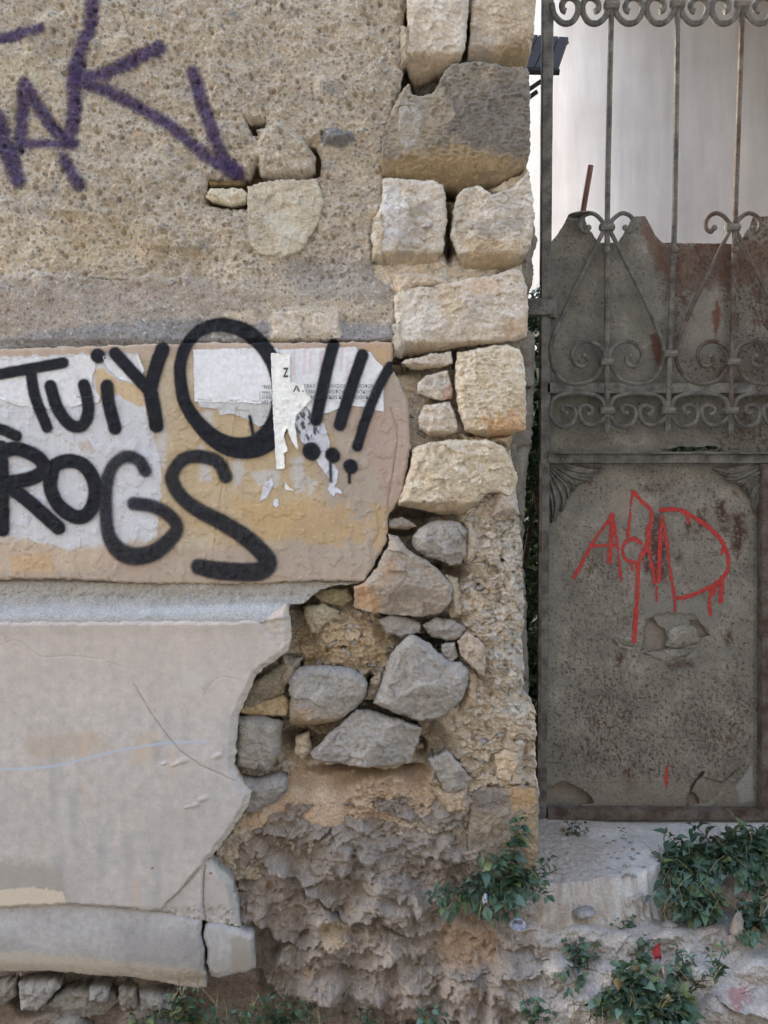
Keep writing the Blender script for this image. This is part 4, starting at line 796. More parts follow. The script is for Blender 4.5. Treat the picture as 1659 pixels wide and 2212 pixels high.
# threshold slab: a broken concrete step in front of the gate
zg = -(1772-1106)*S*(D+.40)/D
def slab():
    nx, ny = 260, 220; X0, X1, Y0, Y1 = .345, 1.30, -.09, .75
    x, y = np.meshgrid(np.linspace(X0, X1, nx), np.linspace(Y0, Y1, ny), indexing='ij'); x = x.astype(F); y = y.astype(F)
    edge = .012*fbm(x*1000, y*0+3, 26, 3, 25)+np.interp(x, [.34,.42,.50,.60,.68,.74,.80,.86,1.3], [.012,.014,.03,.07,.13,.20,.27,.33,.40])+.012*fbm(x*1000, y*0, 70, 3, 5)
    e = y-edge; top = CZ+zg-.028*(1-np.clip((y)/.42, 0, 1))+.004*fbm(x*1000, y*1000, 120, 3, 8)+.0014*fbm(x*1000, y*1000, 9, 3, 9)
    d = sst(.66, .46, x+.10*fbm(x*1000, y*1000, 80, 3, 7)); pe = worley(x*1000, y*1000, 11, 3)
    top = top+d*(.010+.006*fbm(x*1000, y*1000, 22, 4, 10)+.010*np.clip(.4-pe[0], 0, 1)*(frac(pe[4]*13) > .5))
    fall = np.clip(-e/.06, 0, 1); z = top-.105*fall**.7-.012*np.clip(1-np.abs(e)/.02, 0, 1)*(e < 0)+.006*fbm(x*1000, top*0+y*1500, 18, 4, 14)*np.clip(fall*3, 0, 1)
    z = z-.03*np.clip(-e/.06, 0, 1); c = tex(x*1000, y*1000, C(204,199,190), C(180,174,163), C(220,216,207), 70, 15, .9)
    c = mix(c, tex(x*1000, y*1000, C(176,164,150), C(146,134,120), C(200,188,174), 14, 17), np.clip(d*1.2, 0, 1)*.9)
    c = mix(c, C(146,132,112), np.clip(fall*2, 0, 1)*np.clip(.55+fbm(x*1000, y*3000, 40, 4, 18)*2, 0, 1)*.85)
    sp = sst(.47, .52, fbm(x*1000, y*1000, 16, 3, 19)); c = mix(c, C(150,50,48), sp*.35*(e < .14))
    P = np.stack([x, y, z], -1).reshape(-1,3); idx = np.arange(nx*ny).reshape(nx, ny)
    fa = np.stack([idx[:-1,:-1].ravel(), idx[1:,:-1].ravel(), idx[1:,1:].ravel(), idx[:-1,1:].ravel()], -1); fa = fa[(e.ravel()[fa] > -.085).all(1)]
    return mesh_np('doorstep', P, fa, M['slab'], None, c.reshape(-1,3))
tag(slab(), 'worn pale concrete doorstep with a broken front edge below the gate', 'step')
r_ = random.Random(5)
for k in range(150):
    x = .36+.30*r_.random()**1.4; y = r_.uniform(.05, .36); z = CZ+zg-.006-.02*(1-y/.4)
    mb = MB(); mb.ball((x, y, z+.004), r_.uniform(.0015, .006), 6, 4, (1.3, 1, .75)); 
    if k == 0: peb = thing('pebbles', (.45, .2, CZ+zg), 'loose pebbles and grit scattered on the left of the doorstep', 'pebbles')
    mb.build('pebble', M['rub2' if k % 3 else 'rub'], peb, False)

# ================================================================== GATE
GH = -.40                                          # depth of the gate
gate = thing('iron_gate', pos(1410, 1768, GH), 'rusty wrought iron gate with scrolls above sheet iron panels and a red spray tag', 'gate')
G = lambda u, v, dh=0.: pos(u, v, GH+dh)
def gstrip(name, a, b, wd, th, mat=M['iron'], dh=0., parent=gate, n=12, wb=None):
    """flat forged bar between two picture points, slightly uneven"""
    A = Vector(G(*a, dh)); B = Vector(G(*b, dh)); t = (B-A).normalized(); s = Vector((-t.z, 0, t.x)); mb = MB(); vs = []; k = (D-GH)/D*S
    for i in range(n+1):
        f = i/n; w_ = (wd+((wb or wd)-wd)*f)*k/2*(1+.03*math.sin(i*2.7)); p = A.lerp(B, f); tt = th/2; b_ = min(.0015, tt*.4)
        for sx, sy in ((-1,-.7),(-.85,-1),(.85,-1),(1,-.7),(1,1),(-1,1)): vs.append(p+s*w_*sx+Vector((0, tt*sy, 0)))
    fs = [tuple(range(6)), tuple(n*6+j for j in range(5, -1, -1))]
    for i in range(n):
        for j in range(6): fs.append((i*6+j, (i+1)*6+j, (i+1)*6+(j+1)%6, i*6+(j+1)%6))
    mb.add(vs, fs); return mb.build(name, mat, parent)
gstrip('stile', (1183,-20), (1170,1765), 24, .028, dh=0., wb=19, n=30)
gstrip('stile_edge', (1167,1000), (1163,1765), 7, .02, M['iron2'], dh=.02)
def gt(name, pts, r, mat=M['iron'], dh=.012, n=8, dense=7, parent=gate, taper=None):
    P = spline([(a, b) for a, b in pts], dense); m = len(P); rr = [r]*m
    if taper: rr = [r*(1-(1-taper)*abs(2*i/(m-1)-1)**3) for i in range(m)]
    mb = MB(); mb.tube([G(a, b, dh) for a, b in P], rr, n); return mb.build(name, mat, parent)
bars = [[(1322,-20),(1316,240),(1312,470),(1311,700),(1311,925)], [(1464,-20),(1461,240),(1457,480),(1454,560),(1448,700),(1446,780),(1442,925)], [(1605,-20),(1596,240),(1589,442),(1585,600),(1581,780),(1578,925)]]
for i, bpts in enumerate(bars):
    b = gt('bar', bpts, .0078, M['iron' if i < 2 else 'iron2'], n=4 if False else 8)
    u = bpts[-1][0]
    mb = MB(); mb.tube([G(u, 900, .012), G(u, 922, .012), G(u, 930, .012), G(u, 941, .012)], [.0085,.0095,.008,.001], 6); mb.build('spike', M['iron'], b)
def collar(u, v, wd=30, parent=gate, mat=None, t=.011):
    mb = MB(); A = G(u-wd/2, v, .016); B = G(u+wd/2, v, .016)
    mb.tube([A, Vector(A).lerp(Vector(B), .08), Vector(A).lerp(Vector(B), .92), B], [t*.55, t, t, t*.55], 8); return mb.build('collar', mat or M['iron'], parent)
collar(1321, 12, 34, t=.014); collar(1463, 8, 34, t=.014); collar(1602, 8, 34, t=.014); collar(1745, 8, 34, t=.014)
collar(1321, 3, 26, t=.01); collar(1463, -2, 26, t=.01); collar(1602, -2, 26, t=.01)
# top scrolls
tops = [1186, 1321, 1463, 1602, 1745]
for a, b in zip(tops[:-1], tops[1:]):
    wv = (b-a); k = wv/139.
    pts = [(6,8),(10,28),(20,43),(34,51),(50,48),(61,34),(65,16),(60,2),(48,-5),(36,-1),(29,10),(31,22),(38,25)]
    gt('scroll', [(a+x*k, y) for x, y in pts], .0088, dense=5)
    gt('scroll', [(b-x*k, y) for x, y in pts], .0088, dense=5)
# lyres
def z7(x, y): return (x/3., 442.4+y/3.)
ly = [(-118,148),(-128,160),(-145,176),(-172,152),(-172,105),(-145,68),(-100,55),(-60,75),(-28,112),(-14,150),(-60,245),(-135,400),(-225,580),(-312,770),(-350,860),(-368,940),(-352,1050),(-285,1138),(-190,1162),(-90,1132),(-35,1050),(-14,980),(-40,925),(-110,886),(-180,898),(-226,955),(-215,1020),(-172,1048),(-130,1025),(-128,990),(-150,978)]
for cu in (1311, 1583):
    for sg in (1, -1):
        pts = [(cu+sg*x/3., 442.4+y/3.) for x, y in ly]
        gt('lyre_scroll', pts, .0062, M['iron'] if cu < 1400 else M['iron2'], dh=.012, dense=5)
        mb = MB(); mb.ball(G(*pts[-1], .014), .0075, 8, 6); mb.build('scroll_tip', M['iron'], gate)
        mb = MB(); mb.ball(G(*pts[0], .014), .0085, 8, 6); mb.build('scroll_tip', M['iron'], gate)
    collar(cu, 491, 34); collar(cu, 782, 32)
collar(1447, 764, 34); collar(1722, 764, 34)
gt('lyre_scroll', [(1722-x, y) for x, y in []] or [(1700,900),(1712,902)], .006)
mb = MB(); mb.ball(G(1457, 540, .016), .014, 10, 6, (1, .8, .8)); mb.build('knob', M['iron2'], gate)
mb = MB(); mb.ball(G(1311, 540, .016), .011, 10, 6); mb.build('knob', M['iron'], gate)
mb = MB(); mb.ball(G(1588, 540, .016), .011, 10, 6); mb.build('knob', M['iron2'], gate)
# frieze of C scrolls
fr = [(-75,15),(-95,8),(-100,-18),(-65,-33),(-22,-8),(-14,45),(-50,92),(-115,103),(-165,55),(-178,-5),(-155,-75),(-90,-105),(0,-113),(90,-105),(155,-75),(178,-5),(160,60),(100,95),(45,85),(14,35),(14,-15),(55,-33),(92,-10),(85,20),(68,22)]
for cu, wd in ((1248, 1.), (1378, 1.02), (1512, 1.05), (1646, 1.0)):
    gt('frieze_scroll', [(cu+x/3.*wd, 887+y/3.) for x, y in fr], .0062, M['iron'], dense=5)
    for x, y in (fr[0], fr[-1]):
        mb = MB(); mb.ball(G(cu+x/3.*wd, 887+y/3., .014), .007, 8, 6); mb.build('scroll_tip', M['iron'], gate)
for u in (1311, 1443, 1579): collar(u, 887, 34)
# rails
for v, wd, lab, th in ((839, 24, '', .02), (991, 22, '', .026), (1756, 24, '', .03)):
    gstrip('rail', (1182, v), (1720, v+(3 if v > 1700 else 0)), wd, th, M['iron'] if v < 1700 else M['iron2'], dh=.004, n=30)
mb = MB(); mb.box(G(1440, 979, .014), (.66, .03, .004)); mb.build('rail_lip', M['iron'], gate)
for u in (1314, 1448, 1583, 1640):
    mb = MB(); mb.ball(G(u, 838, .016), .0085, 10, 6, (1, .6, 1)); mb.build('rivet', M['iron2'], gate)
mb = MB(); mb.ball(G(1214, 993, .018), .006, 8, 6); mb.build('rivet', M['iron2'], gate)
# sheets
gd = GH-.022
def sheet_c(rust_amt, seed, extra=None):
    def f(U, V, h, s):
        c = tex(U, V, C(134,129,116), C(104,101,93), C(164,158,144), 70, seed, .9)
        c = c*(1+.10*fbm(U*1.5, V*.4, 40, 4, seed+5)[...,None])
        ra = rust_amt(U, V) if callable(rust_amt) else rust_amt
        n = fbm(U, V*.8, 30, 6, seed+1, .72); c = mix(c, C(100,72,53), sst(.20, .42, n+ra)*.8); n = fbm(U*1.3, V*.7, 16, 5, seed+9, .75); c = mix(c, C(66,46,38), sst(.30, .46, n+ra*.8)*.75)
        n = fbm(U, V, 7, 3, seed+2, .6)+.25*fbm(U, V, 60, 3, seed+12)+.10*sst(1350, 1600, V); c = mix(c, C(78,56,46), sst(.24, .36, n+ra*.6)*.8)
        n = fbm(U, V*.8, 4.5, 2, seed+22); c = mix(c, C(84,62,52), sst(.34, .46, n)*.55)
        n = fbm(U, V*.6, 46, 5, seed+3, .65); c = mix(c, C(158,150,132), sst(.28, .5, n+ra*.4)*.5)
        return extra(c, U, V) if extra else c
    return f
up_poly = [(1184,540),(1188,526),(1206,505),(1220,480),(1228,465),(1262,464),(1268,488),(1278,502),(1292,524),(1334,526),(1345,508),(1356,490),(1364,472),(1372,467),(1394,467),(1402,482),(1414,505),(1431,525),(1580,527),(1604,515),(1618,488),(1628,468),(1740,466),(1740,836),(1184,836)]
def rust_up(U, V): return -.14+.34*sst(1400, 1480, U)-.1*sst(640,800,V)
def up_h(U, V, s): return gd+.004*fbm(U, V, 200, 2, 3)+.0005*fbm(U, V, 9, 3, 4)+.002*np.clip(1-np.abs(U-1465)/8, 0, 1)
def up_x(c, U, V):
    c = blob(c, U, V, [(1490,640),(1545,600),(1570,720),(1530,780),(1480,760)], C(158,152,138), 14, 26, 24, 3, .7)
    c = blob(c, U, V, [(1405,725),(1430,715),(1445,780),(1415,790)], C(102,60,42), 4, 10, 10, 4, .8)
    c = blob(c, U, V, [(1538,680),(1552,640),(1556,700),(1545,730)], C(112,56,40), 3, 8, 10, 5, .8)
    c = blob(c, U, V, [(1390,470),(1430,525),(1450,600),(1420,580),(1380,500)], C(108,66,48), 8, 14, 14, 6, .6)
    return blob(c, U, V, [(1425,525),(1660,525),(1660,600),(1440,640)], C(100,66,48), 10, 26, 20, 7, .55)
patch('sheet', up_poly, up_h, lambda U, V, h, s: sheet_c(rust_up, 141, up_x)(U, V, h, s)*.78, M['panel'], gate, 2.6, gd, (1.2, 10), .003, shrink=.1)
K_low = []
slit = [(1444,972),(1462,965),(1500,967),(1530,963),(1550,966),(1546,972),(1500,975),(1460,976)]
def mid_h(U, V, s):
    d = strokesdf(U, V, [[(1440,968,3),(1550,966,3)]]); return gd+.002*fbm(U, V, 120, 2, 3)+.0005*fbm(U, V, 9, 3, 4)+.012*np.clip(1-d/10, 0, 1)*(V < 972)
patch('sheet', [(1184,848),(1740,848),(1740,984),(1184,984)], mid_h, lambda U, V, h, s: sheet_c(lambda U, V: -.14+.22*sst(1450, 1620, U), 151)(U, V, h, s)*.82, M['panel'], gate, 2.6, gd, None, .003, (slit,), shrink=.1)
hole = [(1400,1340),(1415,1335),(1425,1358),(1443,1368),(1440,1395),(1465,1398),(1478,1400),(1500,1396),(1520,1385),(1522,1350),(1528,1372),(1536,1369),(1524,1345),(1510,1332),(1495,1333)]
hole = [(1398,1345),(1408,1334),(1418,1340),(1422,1352),(1440,1360),(1442,1376),(1436,1392),(1450,1398),(1430,1408),(1402,1408),(1394,1392),(1390,1370)]
hole2 = [(1490,1338),(1508,1342),(1520,1352),(1528,1366),(1536,1372),(1524,1376),(1514,1380),(1508,1368),(1496,1366)]
rot1 = [(1172,1700),(1194,1698),(1220,1686),(1240,1698),(1270,1712),(1280,1728),(1286,1736),(1172,1742)]
rot2 = [(1505,1690),(1520,1676),(1522,1664),(1514,1668),(1500,1684),(1492,1706),(1482,1722),(1480,1736),(1512,1738),(1506,1718),(1496,1712)]
rot3 = [(1526,1740),(1560,1714),(1590,1700),(1612,1672),(1620,1650),(1622,1740)]
def low_h(U, V, s):
    h = gd+.005*fbm(U, V, 220, 2, 13)+.0007*fbm(U, V, 7, 3, 14)
    d = polysdf(U, V, [(1395,1335),(1440,1322),(1500,1326),(1535,1365),(1510,1415),(1450,1430),(1385,1412)])+6*fbm(U, V, 20, 3, 5)
    h += -.007*sst(8, -8, d)+.0035*np.clip(1-np.abs(d)/5, 0, 1)
    d = polysdf(U, V, [(1326,1380),(1345,1378),(1375,1390),(1368,1402),(1340,1398)]); h += .008*np.clip(1-np.abs(d)/6, 0, 1)*(.4+np.abs(fbm(U, V, 12, 3, 9))*2)
    d = polysdf(U, V, [(1200,1130),(1184,1180),(1184,1700),(1640,1700),(1640,1130),(1560,1040),(1260,1040)])
    h += .0015*np.clip(1-np.abs(d+14)/3, 0, 1)
    h -= .006*sst(2, -2, polysdf(U, V, [(1490,1700),(1512,1676),(1560,1690),(1600,1660),(1560,1712),(1530,1740),(1500,1740)]))
    return h
def low_x(c, U, V):
    for k, (q, a) in enumerate([([(1220,1180),(1370,1180),(1380,1470),(1220,1470)], .3), ([(1230,1440),(1620,1460),(1620,1720),(1220,1720)], .3), ([(1500,1100),(1525,1095),(1530,1140),(1505,1150)], .7), ([(1545,1085),(1570,1075),(1575,1150),(1550,1150)], .75), ([(1580,1110),(1610,1105),(1612,1160),(1590,1215),(1578,1180)], .75), ([(1412,1110),(1432,1105),(1442,1180),(1440,1260),(1418,1250),(1385,1230),(1400,1150)], .7), ([(1392,1055),(1420,1052),(1420,1062),(1392,1062)], .8), ([(1424,1055),(1440,1050),(1440,1070),(1426,1068)], .7), ([(1480,1115),(1490,1110),(1496,1165),(1486,1170)], .8), ([(1455,1195),(1475,1195),(1472,1220),(1460,1222)], .7), ([(1300,1480),(1370,1490),(1380,1540),(1340,1570),(1260,1540)], .55), ([(1260,1540),(1360,1550),(1370,1640),(1280,1650),(1250,1600)], .6), ([(1490,1520),(1560,1540),(1600,1560),(1590,1640),(1500,1620)], .5), ([(1190,1600),(1260,1610),(1300,1650),(1200,1650)], .6), ([(1345,1660),(1370,1650),(1375,1710),(1350,1712)], .7), ([(1560,1370),(1580,1360),(1585,1390),(1570,1400)], .7), ([(1330,1410),(1350,1405),(1345,1445),(1332,1440)], .7), ([(1440,1430),(1490,1425),(1500,1440),(1440,1445)], .7)]):
        sq = polysdf(U, V, q)+16*fbm(U, V, 22, 4, 200+k, .65); th = .06 if a < .65 else -.22
        c = mix(c, C(76,51,42), sst(9, -12, sq)*sst(th, th+.16, fbm(U*1.5, V*.8, 12, 5, 230+k, .78))*min(1, a+.2))
    c = blob(c, U, V, [(1400,1290),(1520,1290),(1545,1340),(1500,1420),(1420,1430),(1390,1340)], C(134,130,120), 10, 12, 20, 8, .7)
    c = blob(c, U, V, [(1320,1055),(1400,1065),(1360,1120),(1310,1110)], C(150,138,122), 8, 14, 18, 9, .6)
    c = blob(c, U, V, [(1150,1680),(1700,1690),(1700,1760),(1150,1760)], C(132,124,110), 14, 12, 20, 10, .6)
    return blob(c, U, V, [(1590,1700),(1610,1670),(1625,1650),(1630,1730),(1600,1735)], C(160,158,150), 3, 6, 10, 11, .8)
patch('sheet', [(1180,998),(1740,998),(1740,1748),(1174,1748)], low_h, sheet_c(-.03, 161, low_x), M['panel'], gate, 2.2, gd, None, .003, (hole, hole2, rot1, rot2), keep=K_low, shrink=.1)
# backing plate seen through the rusted-through holes
patch('backing_plate', [(1170,1300),(1660,1300),(1660,1752),(1168,1752)], lambda U, V, s: GH-.045+.004*fbm(U, V, 40, 4, 3)+.0015*fbm(U, V, 8, 3, 4), lambda U, V, h, s: tex(U, V, C(140,130,116), C(116,106,94), C(152,146,136), 30, 171), M['panel'], gate, 5, GH-.045, None, 0)
# torn flaps round the hole
for q, hh in (([(1444,1362),(1470,1350),(1500,1352),(1516,1384),(1490,1394),(1462,1400),(1440,1395)], .006), ([(1326,1378),(1338,1382),(1378,1390),(1372,1402),(1345,1396)], .010), ([(1390,1410),(1450,1404),(1500,1400),(1480,1420),(1430,1428)], .006)):
    patch('torn_flap', q, lambda U, V, s, hh=hh: gd+hh*sst(0, -8, s)*.6+.0045*fbm(U, V, 12, 4, 6), sheet_c(-.08, 181), M['panel'], gate, 1.8, gd, (2.5, 8), .004)
gstrip('right_stile', (1652, 1002), (1652, 1765), 22, .03, M['iron2'], dh=.006, n=20)
# cast leaf corner ornaments: overlapping fluted leaves
def ornament(cx, cy, sg, mat):
    o = thing_part = None; specs = [(4, 122, 10, 15), (17, 104, 16, 15), (31, 84, 22, 15), (46, 84, 24, 17), (60, 88, 20, 15), (74, 108, 15, 15), (87, 128, 10, 14)]
    mbs = []
    for i, (ang, ln, off, wd) in enumerate(specs):
        a = math.radians(ang); mb = MB(); n = 12; m = 7; vs = []
        for j in range(n+1):
            t = j/n; r = 8+t*(ln-8); bend = math.radians(10*math.sin(t*3))*(1 if i < 3 else -1)
            w_ = wd*math.sin(math.pi*min(1, .12+t*.86))**.6*(1+.16*math.cos(j*2.9))
            for k in range(m):
                f = k/(m-1)*2-1
                px = r*math.cos(a+bend)-f*w_*math.sin(a+bend); py = r*math.sin(a+bend)+f*w_*math.cos(a+bend)
                hh = .024*(1-f*f)+.005*math.cos(f*9.4)+.004*math.sin(t*math.pi)+.0015*math.sin(j*1.9+i)
                vs.append(G(cx+sg*px, cy+py, -.022+max(hh, -.002)))
        fs = [(j*m+k, j*m+k+1, (j+1)*m+k+1, (j+1)*m+k) for j in range(n) for k in range(m-1)]
        mb.add(vs, fs); mbs.append(mb)
    base = MB(); base.ball(G(cx+sg*22, cy+24, -.020), .026, 12, 8, (1, .5, 1)); root = base.build('corner_ornament', mat, gate)
    for mb in mbs: mb.build('ornament_leaf', mat, root)
    for (x, y) in ((10,62),(14,86),(26,50),(56,14)):
        b2 = MB(); b2.ball(G(cx+sg*x, cy+y, -.016), .012, 10, 6, (1, .7, 1)); b2.build('ornament_curl', mat, root)
ornament(1182, 1002, 1, M['orn']); ornament(1664, 1002, -1, M['orn'])
# bent tab and strap hinge
mb = MB(); mb.tube([G(1226, 464, .0), G(1250, 462, .02), G(1281, 460, .03)], [.012, .03, .012], 10, flat=.9); 
tab = MB(); n = 16; ctr = Vector(G(1254, 463, .01)); vs = [ctr+Vector((math.cos(i*6.283/n)*.034, math.sin(i*6.283/n)*.022, .003*math.cos(i*6.283/n+.3)+.0015)) for i in range(n)]
vs += [a-Vector((0,0,.003)) for a in vs]; tab.add(vs, [tuple(range(n)), tuple(range(2*n-1, n-1, -1))]+[(i, i+n, (i+1)%n+n, (i+1)%n) for i in range(n)]); tab.build('bent_tab', M['iron'], gate, False)
hg = MB(); A = G(1120, 664, .0); hg.box((Vector(G(1160, 665, .006))+Vector(G(1160, 665, .006)))/2, (.095, .035, .046)); hg.tube([G(1192, 642, .008), G(1192, 688, .008)], .014, 12)
hb = hg.build('strap_hinge', M['iron'], gate, False); 
bv = hb.modifiers.new('b', 'BEVEL'); bv.width = .003; bv.segments = 2; bv.limit_method = 'ANGLE'
# red tag
R3 = lambda pts, r: [(1106+x/3., 940+y/3., r) for x, y in pts]
FAT = 1.18; WOB = 3.0
red = [R3([(400,925),(450,830),(520,700),(590,600),(650,520)], 3.2), R3([(650,520),(645,620),(640,700),(630,820)], 4.2), R3([(660,560),(680,700),(695,820),(705,945)], 2.4), R3([(515,720),(600,712),(680,715)], 2.4),
 R3([(785,365),(770,450),(765,520),(750,660)], 2.4), R3([(785,368),(840,430),(905,490),(895,590)], 3.4), R3([(835,700),(790,670),(735,695),(715,755),(745,812),(800,822)], 3), R3([(882,600),(882,700),(840,780),(812,860)], 4.4), R3([(815,850),(812,1000),(800,1200),(790,1335)], 4.2), R3([(880,720),(905,840),(925,955)], 2.4), R3([(950,948),(955,780),(962,640),(980,530)], 3.6), R3([(980,530),(1000,680),(1020,850),(1052,1060),(1056,1138)], 2.6),
 R3([(965,485),(1080,486),(1200,545),(1320,640),(1385,740),(1400,840),(1360,930),(1250,1000),(1150,1040),(1060,1058)], 3.6), R3([(1285,990),(1278,1080),(1285,1165)], 3.), R3([(1360,920),(1355,1000),(1350,1075)], 4.4), R3([(1320,960),(1290,1030)], 5), R3([(1140,505),(1142,565)], 2.4), R3([(1370,720),(1358,765)], 2.4), R3([(770,815),(780,870)], 3), R3([(938,980),(936,1075)], .8)]
paint('painted_tag', [K_low[0]], red, M['red'], gate, .0012, 3, 'red spray-painted tag with dripping letters')
paint('painted_tag', [K_low[0]], [R3([(1000,1160+1990-1990+1000-1000+1000)]*1+[(1000,2200)], .1)] if False else [[(1439,1655,1.2),(1440,1680,3),(1438,1700,1.5)]], M['red'], gate, .0012, 3, 'small red paint drip near the bottom of the panel')
# leaning brown pole behind the gate
po = MB(); po.tube([pos(1276, 358, GH-.06), pos(1262, 440, GH-.06), pos(1215, 720, GH-.08), pos(1120, 1300, GH-.16)], .0085, 10)
M['pole'] = masonry('brown_painted_metal', .2, 60, .2, .0005, rough=.5, base=((.10,.05,.035), (.17,.085,.06), 12))
tag(po.build('pole', M['pole']), 'thin brown metal pole leaning behind the bent top of the gate sheet', 'pole')

# ================================================================== BEHIND THE GATE
# rear pier of the wall, seen in the gap left of the gate
def rear_h(U, V, s):
    a, _ = facets(U+8*fbm(U, V, 30, 3, 3), V, 46, 5, .6); r = np.clip(1+s/22, 0, 1)
    return -.30+.02*a+.008*fbm(U, V, 20, 4, 6)-.05*r*r
pier = patch('rear_pier', [(1060,-30),(1128,-30),(1138,60),(1130,300),(1138,380),(1146,430),(1160,480),(1166,510),(1158,560),(1154,600),(1142,660),(1140,700),(1162,715),(1162,780),(1160,900),(1154,950),(1146,1000),(1140,1060),(1136,1200),(1142,1300),(1148,1500),(1150,1760),(1060,1760)], rear_h, lambda U, V, h, s: tex(U, V, C(134,128,116), C(104,98,88), C(160,152,138), 26, 191), M['stone'], None, 3.2, -.30, (5, 18), .25)
tag(pier, 'rough grey stone pier edge in the gap between the wall and the gate', 'pier')
# courtyard wall, whitewashed, curved so its right side turns away from the sun
M['white'] = None
m, nt_, p_, L_ = new_mat('whitewashed_wall'); co = nt_.nodes.new('ShaderNodeTexCoord').outputs['Object']
mp = nt_.nodes.new('ShaderNodeMapping'); mp.inputs['Scale'].default_value = (1, 1, .12); L_.new(co, mp.inputs[0])
n1 = noise(nt_, L_, 9, 6, .6, mp.outputs[0]); r1 = ramp(nt_, L_, n1.outputs[0], .3, .7, (.26,.255,.255,1), (.33,.325,.325,1))
n2 = noise(nt_, L_, 1.6, 4, .6, co); r2 = ramp(nt_, L_, n2.outputs[0], .35, .65, (.86,.84,.83,1), (1,1,1,1))
L_.new(mixn(nt_, L_, 1, r1.outputs[0], r2.outputs[0], 'MULTIPLY'), p_.inputs['Base Color']); p_.inputs['Roughness'].default_value = .9
bb = nt_.nodes.new('ShaderNodeBump'); bb.inputs['Strength'].default_value = .35; bb.inputs['Distance'].default_value = .012; L_.new(n1.outputs[0], bb.inputs['Height']); L_.new(bb.outputs[0], p_.inputs['Normal'])
M['white'] = m
cp = [(.73, 11.), (.75, 9.)]+[(2.78-2.03*math.cos(a*math.pi/60), 7.1-2.03*math.sin(a*math.pi/60)) for a in range(0, 61, 2)]
nz = 12; vs = []; fs = []
for i, (x, y) in enumerate(cp):
    for j in range(nz+1): vs.append((x+.012*math.sin(j*1.3+i*.5), y+.015*math.sin(j*.9+i*.8), j/nz*6.2))
for i, (x, y) in enumerate(cp):
    vs.append((x+.05, y+.3, 6.2)); 
for i in range(len(cp)-1):
    for j in range(nz): a = i*(nz+1)+j; fs.append((a, a+nz+1, a+nz+2, a+1))
    q = len(cp)*(nz+1); fs.append((i*(nz+1)+nz, (i+1)*(nz+1)+nz, q+i+1, q+i))
mb = MB(); mb.add(vs, fs); tag(mb.build('courtyard_wall', M['white']), 'tall whitewashed courtyard wall behind the gate bars', 'wall')
# dark awning bracket on the left
aw = thing('awning', (.62, 1.4, 2.2), 'small dark awning on struts seen past the wall edge at the top', 'awning')
M['dark'] = masonry('dark_metal', .3, 40, .2, .0005, rough=.6, base=((.006,.0055,.005), (.014,.012,.010), 8))
hA = -1.0; Q = lambda u, v, h=hA: Vector(pos(u, v, h))
ns = 5
for k in range(ns):                               # roof boards
    t0, t1 = k/ns, (k+1)/ns-.02
    mb = MB(); a = Q(1120, 80).lerp(Q(1230, 88), t0); b = Q(1120, 80).lerp(Q(1230, 88), t1); d1 = Q(1080, 150, -.84).lerp(Q(1207, 156, -.84), t0); d2 = Q(1080, 150, -.84).lerp(Q(1207, 156, -.84), t1)
    up = Vector((0, .0, .012)); off = Vector((0, 0, 0))
    mb.add([a, b, d2+off, d1+off, a+up, b+up, d2+off+up, d1+off+up], [(0,1,2,3),(7,6,5,4),(0,4,5,1),(1,5,6,2),(2,6,7,3),(3,7,4,0)]); mb.build('board', M['dark'], aw, False)
for a, b in (((1207,150),(1110,215)), ((1226,90),(1140,150)), ((1160,198),(1110,235))):
    mb = MB(); mb.tube([Q(*a), Q(*b)], .008, 8); mb.build('strut', M['dark'], aw)
mb = MB(); mb.tube([Q(1100, 154, -.84), Q(1208, 156, -.84)], .010, 8); mb.build('front_rail', M['dark'], aw)
# dark courtyard floor and litter behind
mb = MB(); mb.box((1.2, 2.6, .05), (4.5, 3.6, .1)); tag(mb.build('courtyard_floor', masonry('courtyard_soil', .3, 20, .4, .01, base=((.05,.045,.035), (.11,.10,.08), 6)), None, False), 'dark earth floor of the courtyard', kind='structure')

# ivy bank behind the gate; houses right and opposite added to block sky light
def leaf_mass(name, label, box, n, size, mats, seed):
    r = np.random.default_rng(seed); P = []; Fa = []
    a = np.array(box[:3]); b = np.array(box[3:])
    c = a+(b-a)*r.random((n, 3)); d = r.normal(size=(n, 3)); d /= np.linalg.norm(d, axis=1)[:,None]; e = np.cross(d, r.normal(size=(n, 3))); e /= np.linalg.norm(e, axis=1)[:,None]
    L = size*r.uniform(.6, 1.3, (n, 1)); P = np.stack([c-d*L, c+e*L*.45, c+d*L, c-e*L*.45], 1).reshape(-1, 3); Fa = np.arange(4*n).reshape(-1, 4)
    return tag(mesh_np(name, P, Fa, mats, None, smooth=False), label, None, None, 'stuff')
ivy = masonry('ivy_leaf', .5, 30, .0, .001, rough=.5, base=((.012,.028,.012), (.035,.07,.028), 6))
leaf_mass('undergrowth', 'dark undergrowth filling the courtyard behind the gate', (.2, .8, 0, 2.2, 1.5, 1.8), 26000, .035, ivy, 3)
mb = MB(); mb.box((1.4, 1.7, .8), (2.6, .6, 1.6)); tag(mb.build('courtyard_bank', masonry('bank_soil', .3, 20, .4, .01, base=((.03,.026,.02), (.07,.06,.045), 6)), None, False), 'dark overgrown earth heap in the courtyard', kind='structure')
leaf_mass('undergrowth', 'dark ivy climbing beside the gate hinge in the courtyard', (.30, .6, 1.0, .62, 1.1, 2.0), 2500, .03, ivy, 4)
house = thing('house', (4.4, 3, 0), 'plain house added beside the courtyard to shade it, mostly outside the picture to the right', 'house')
plain2 = masonry('house_plaster', .15, 20, .2, .003, base=((.38,.37,.36), (.48,.47,.45), 2))
mb = MB(); mb.box((4.6, 3.2, 4.5), (2.2, 5.4, 9)); mb.build('wall', plain2, house, False)  # building mass added out of view to block the sky on the right
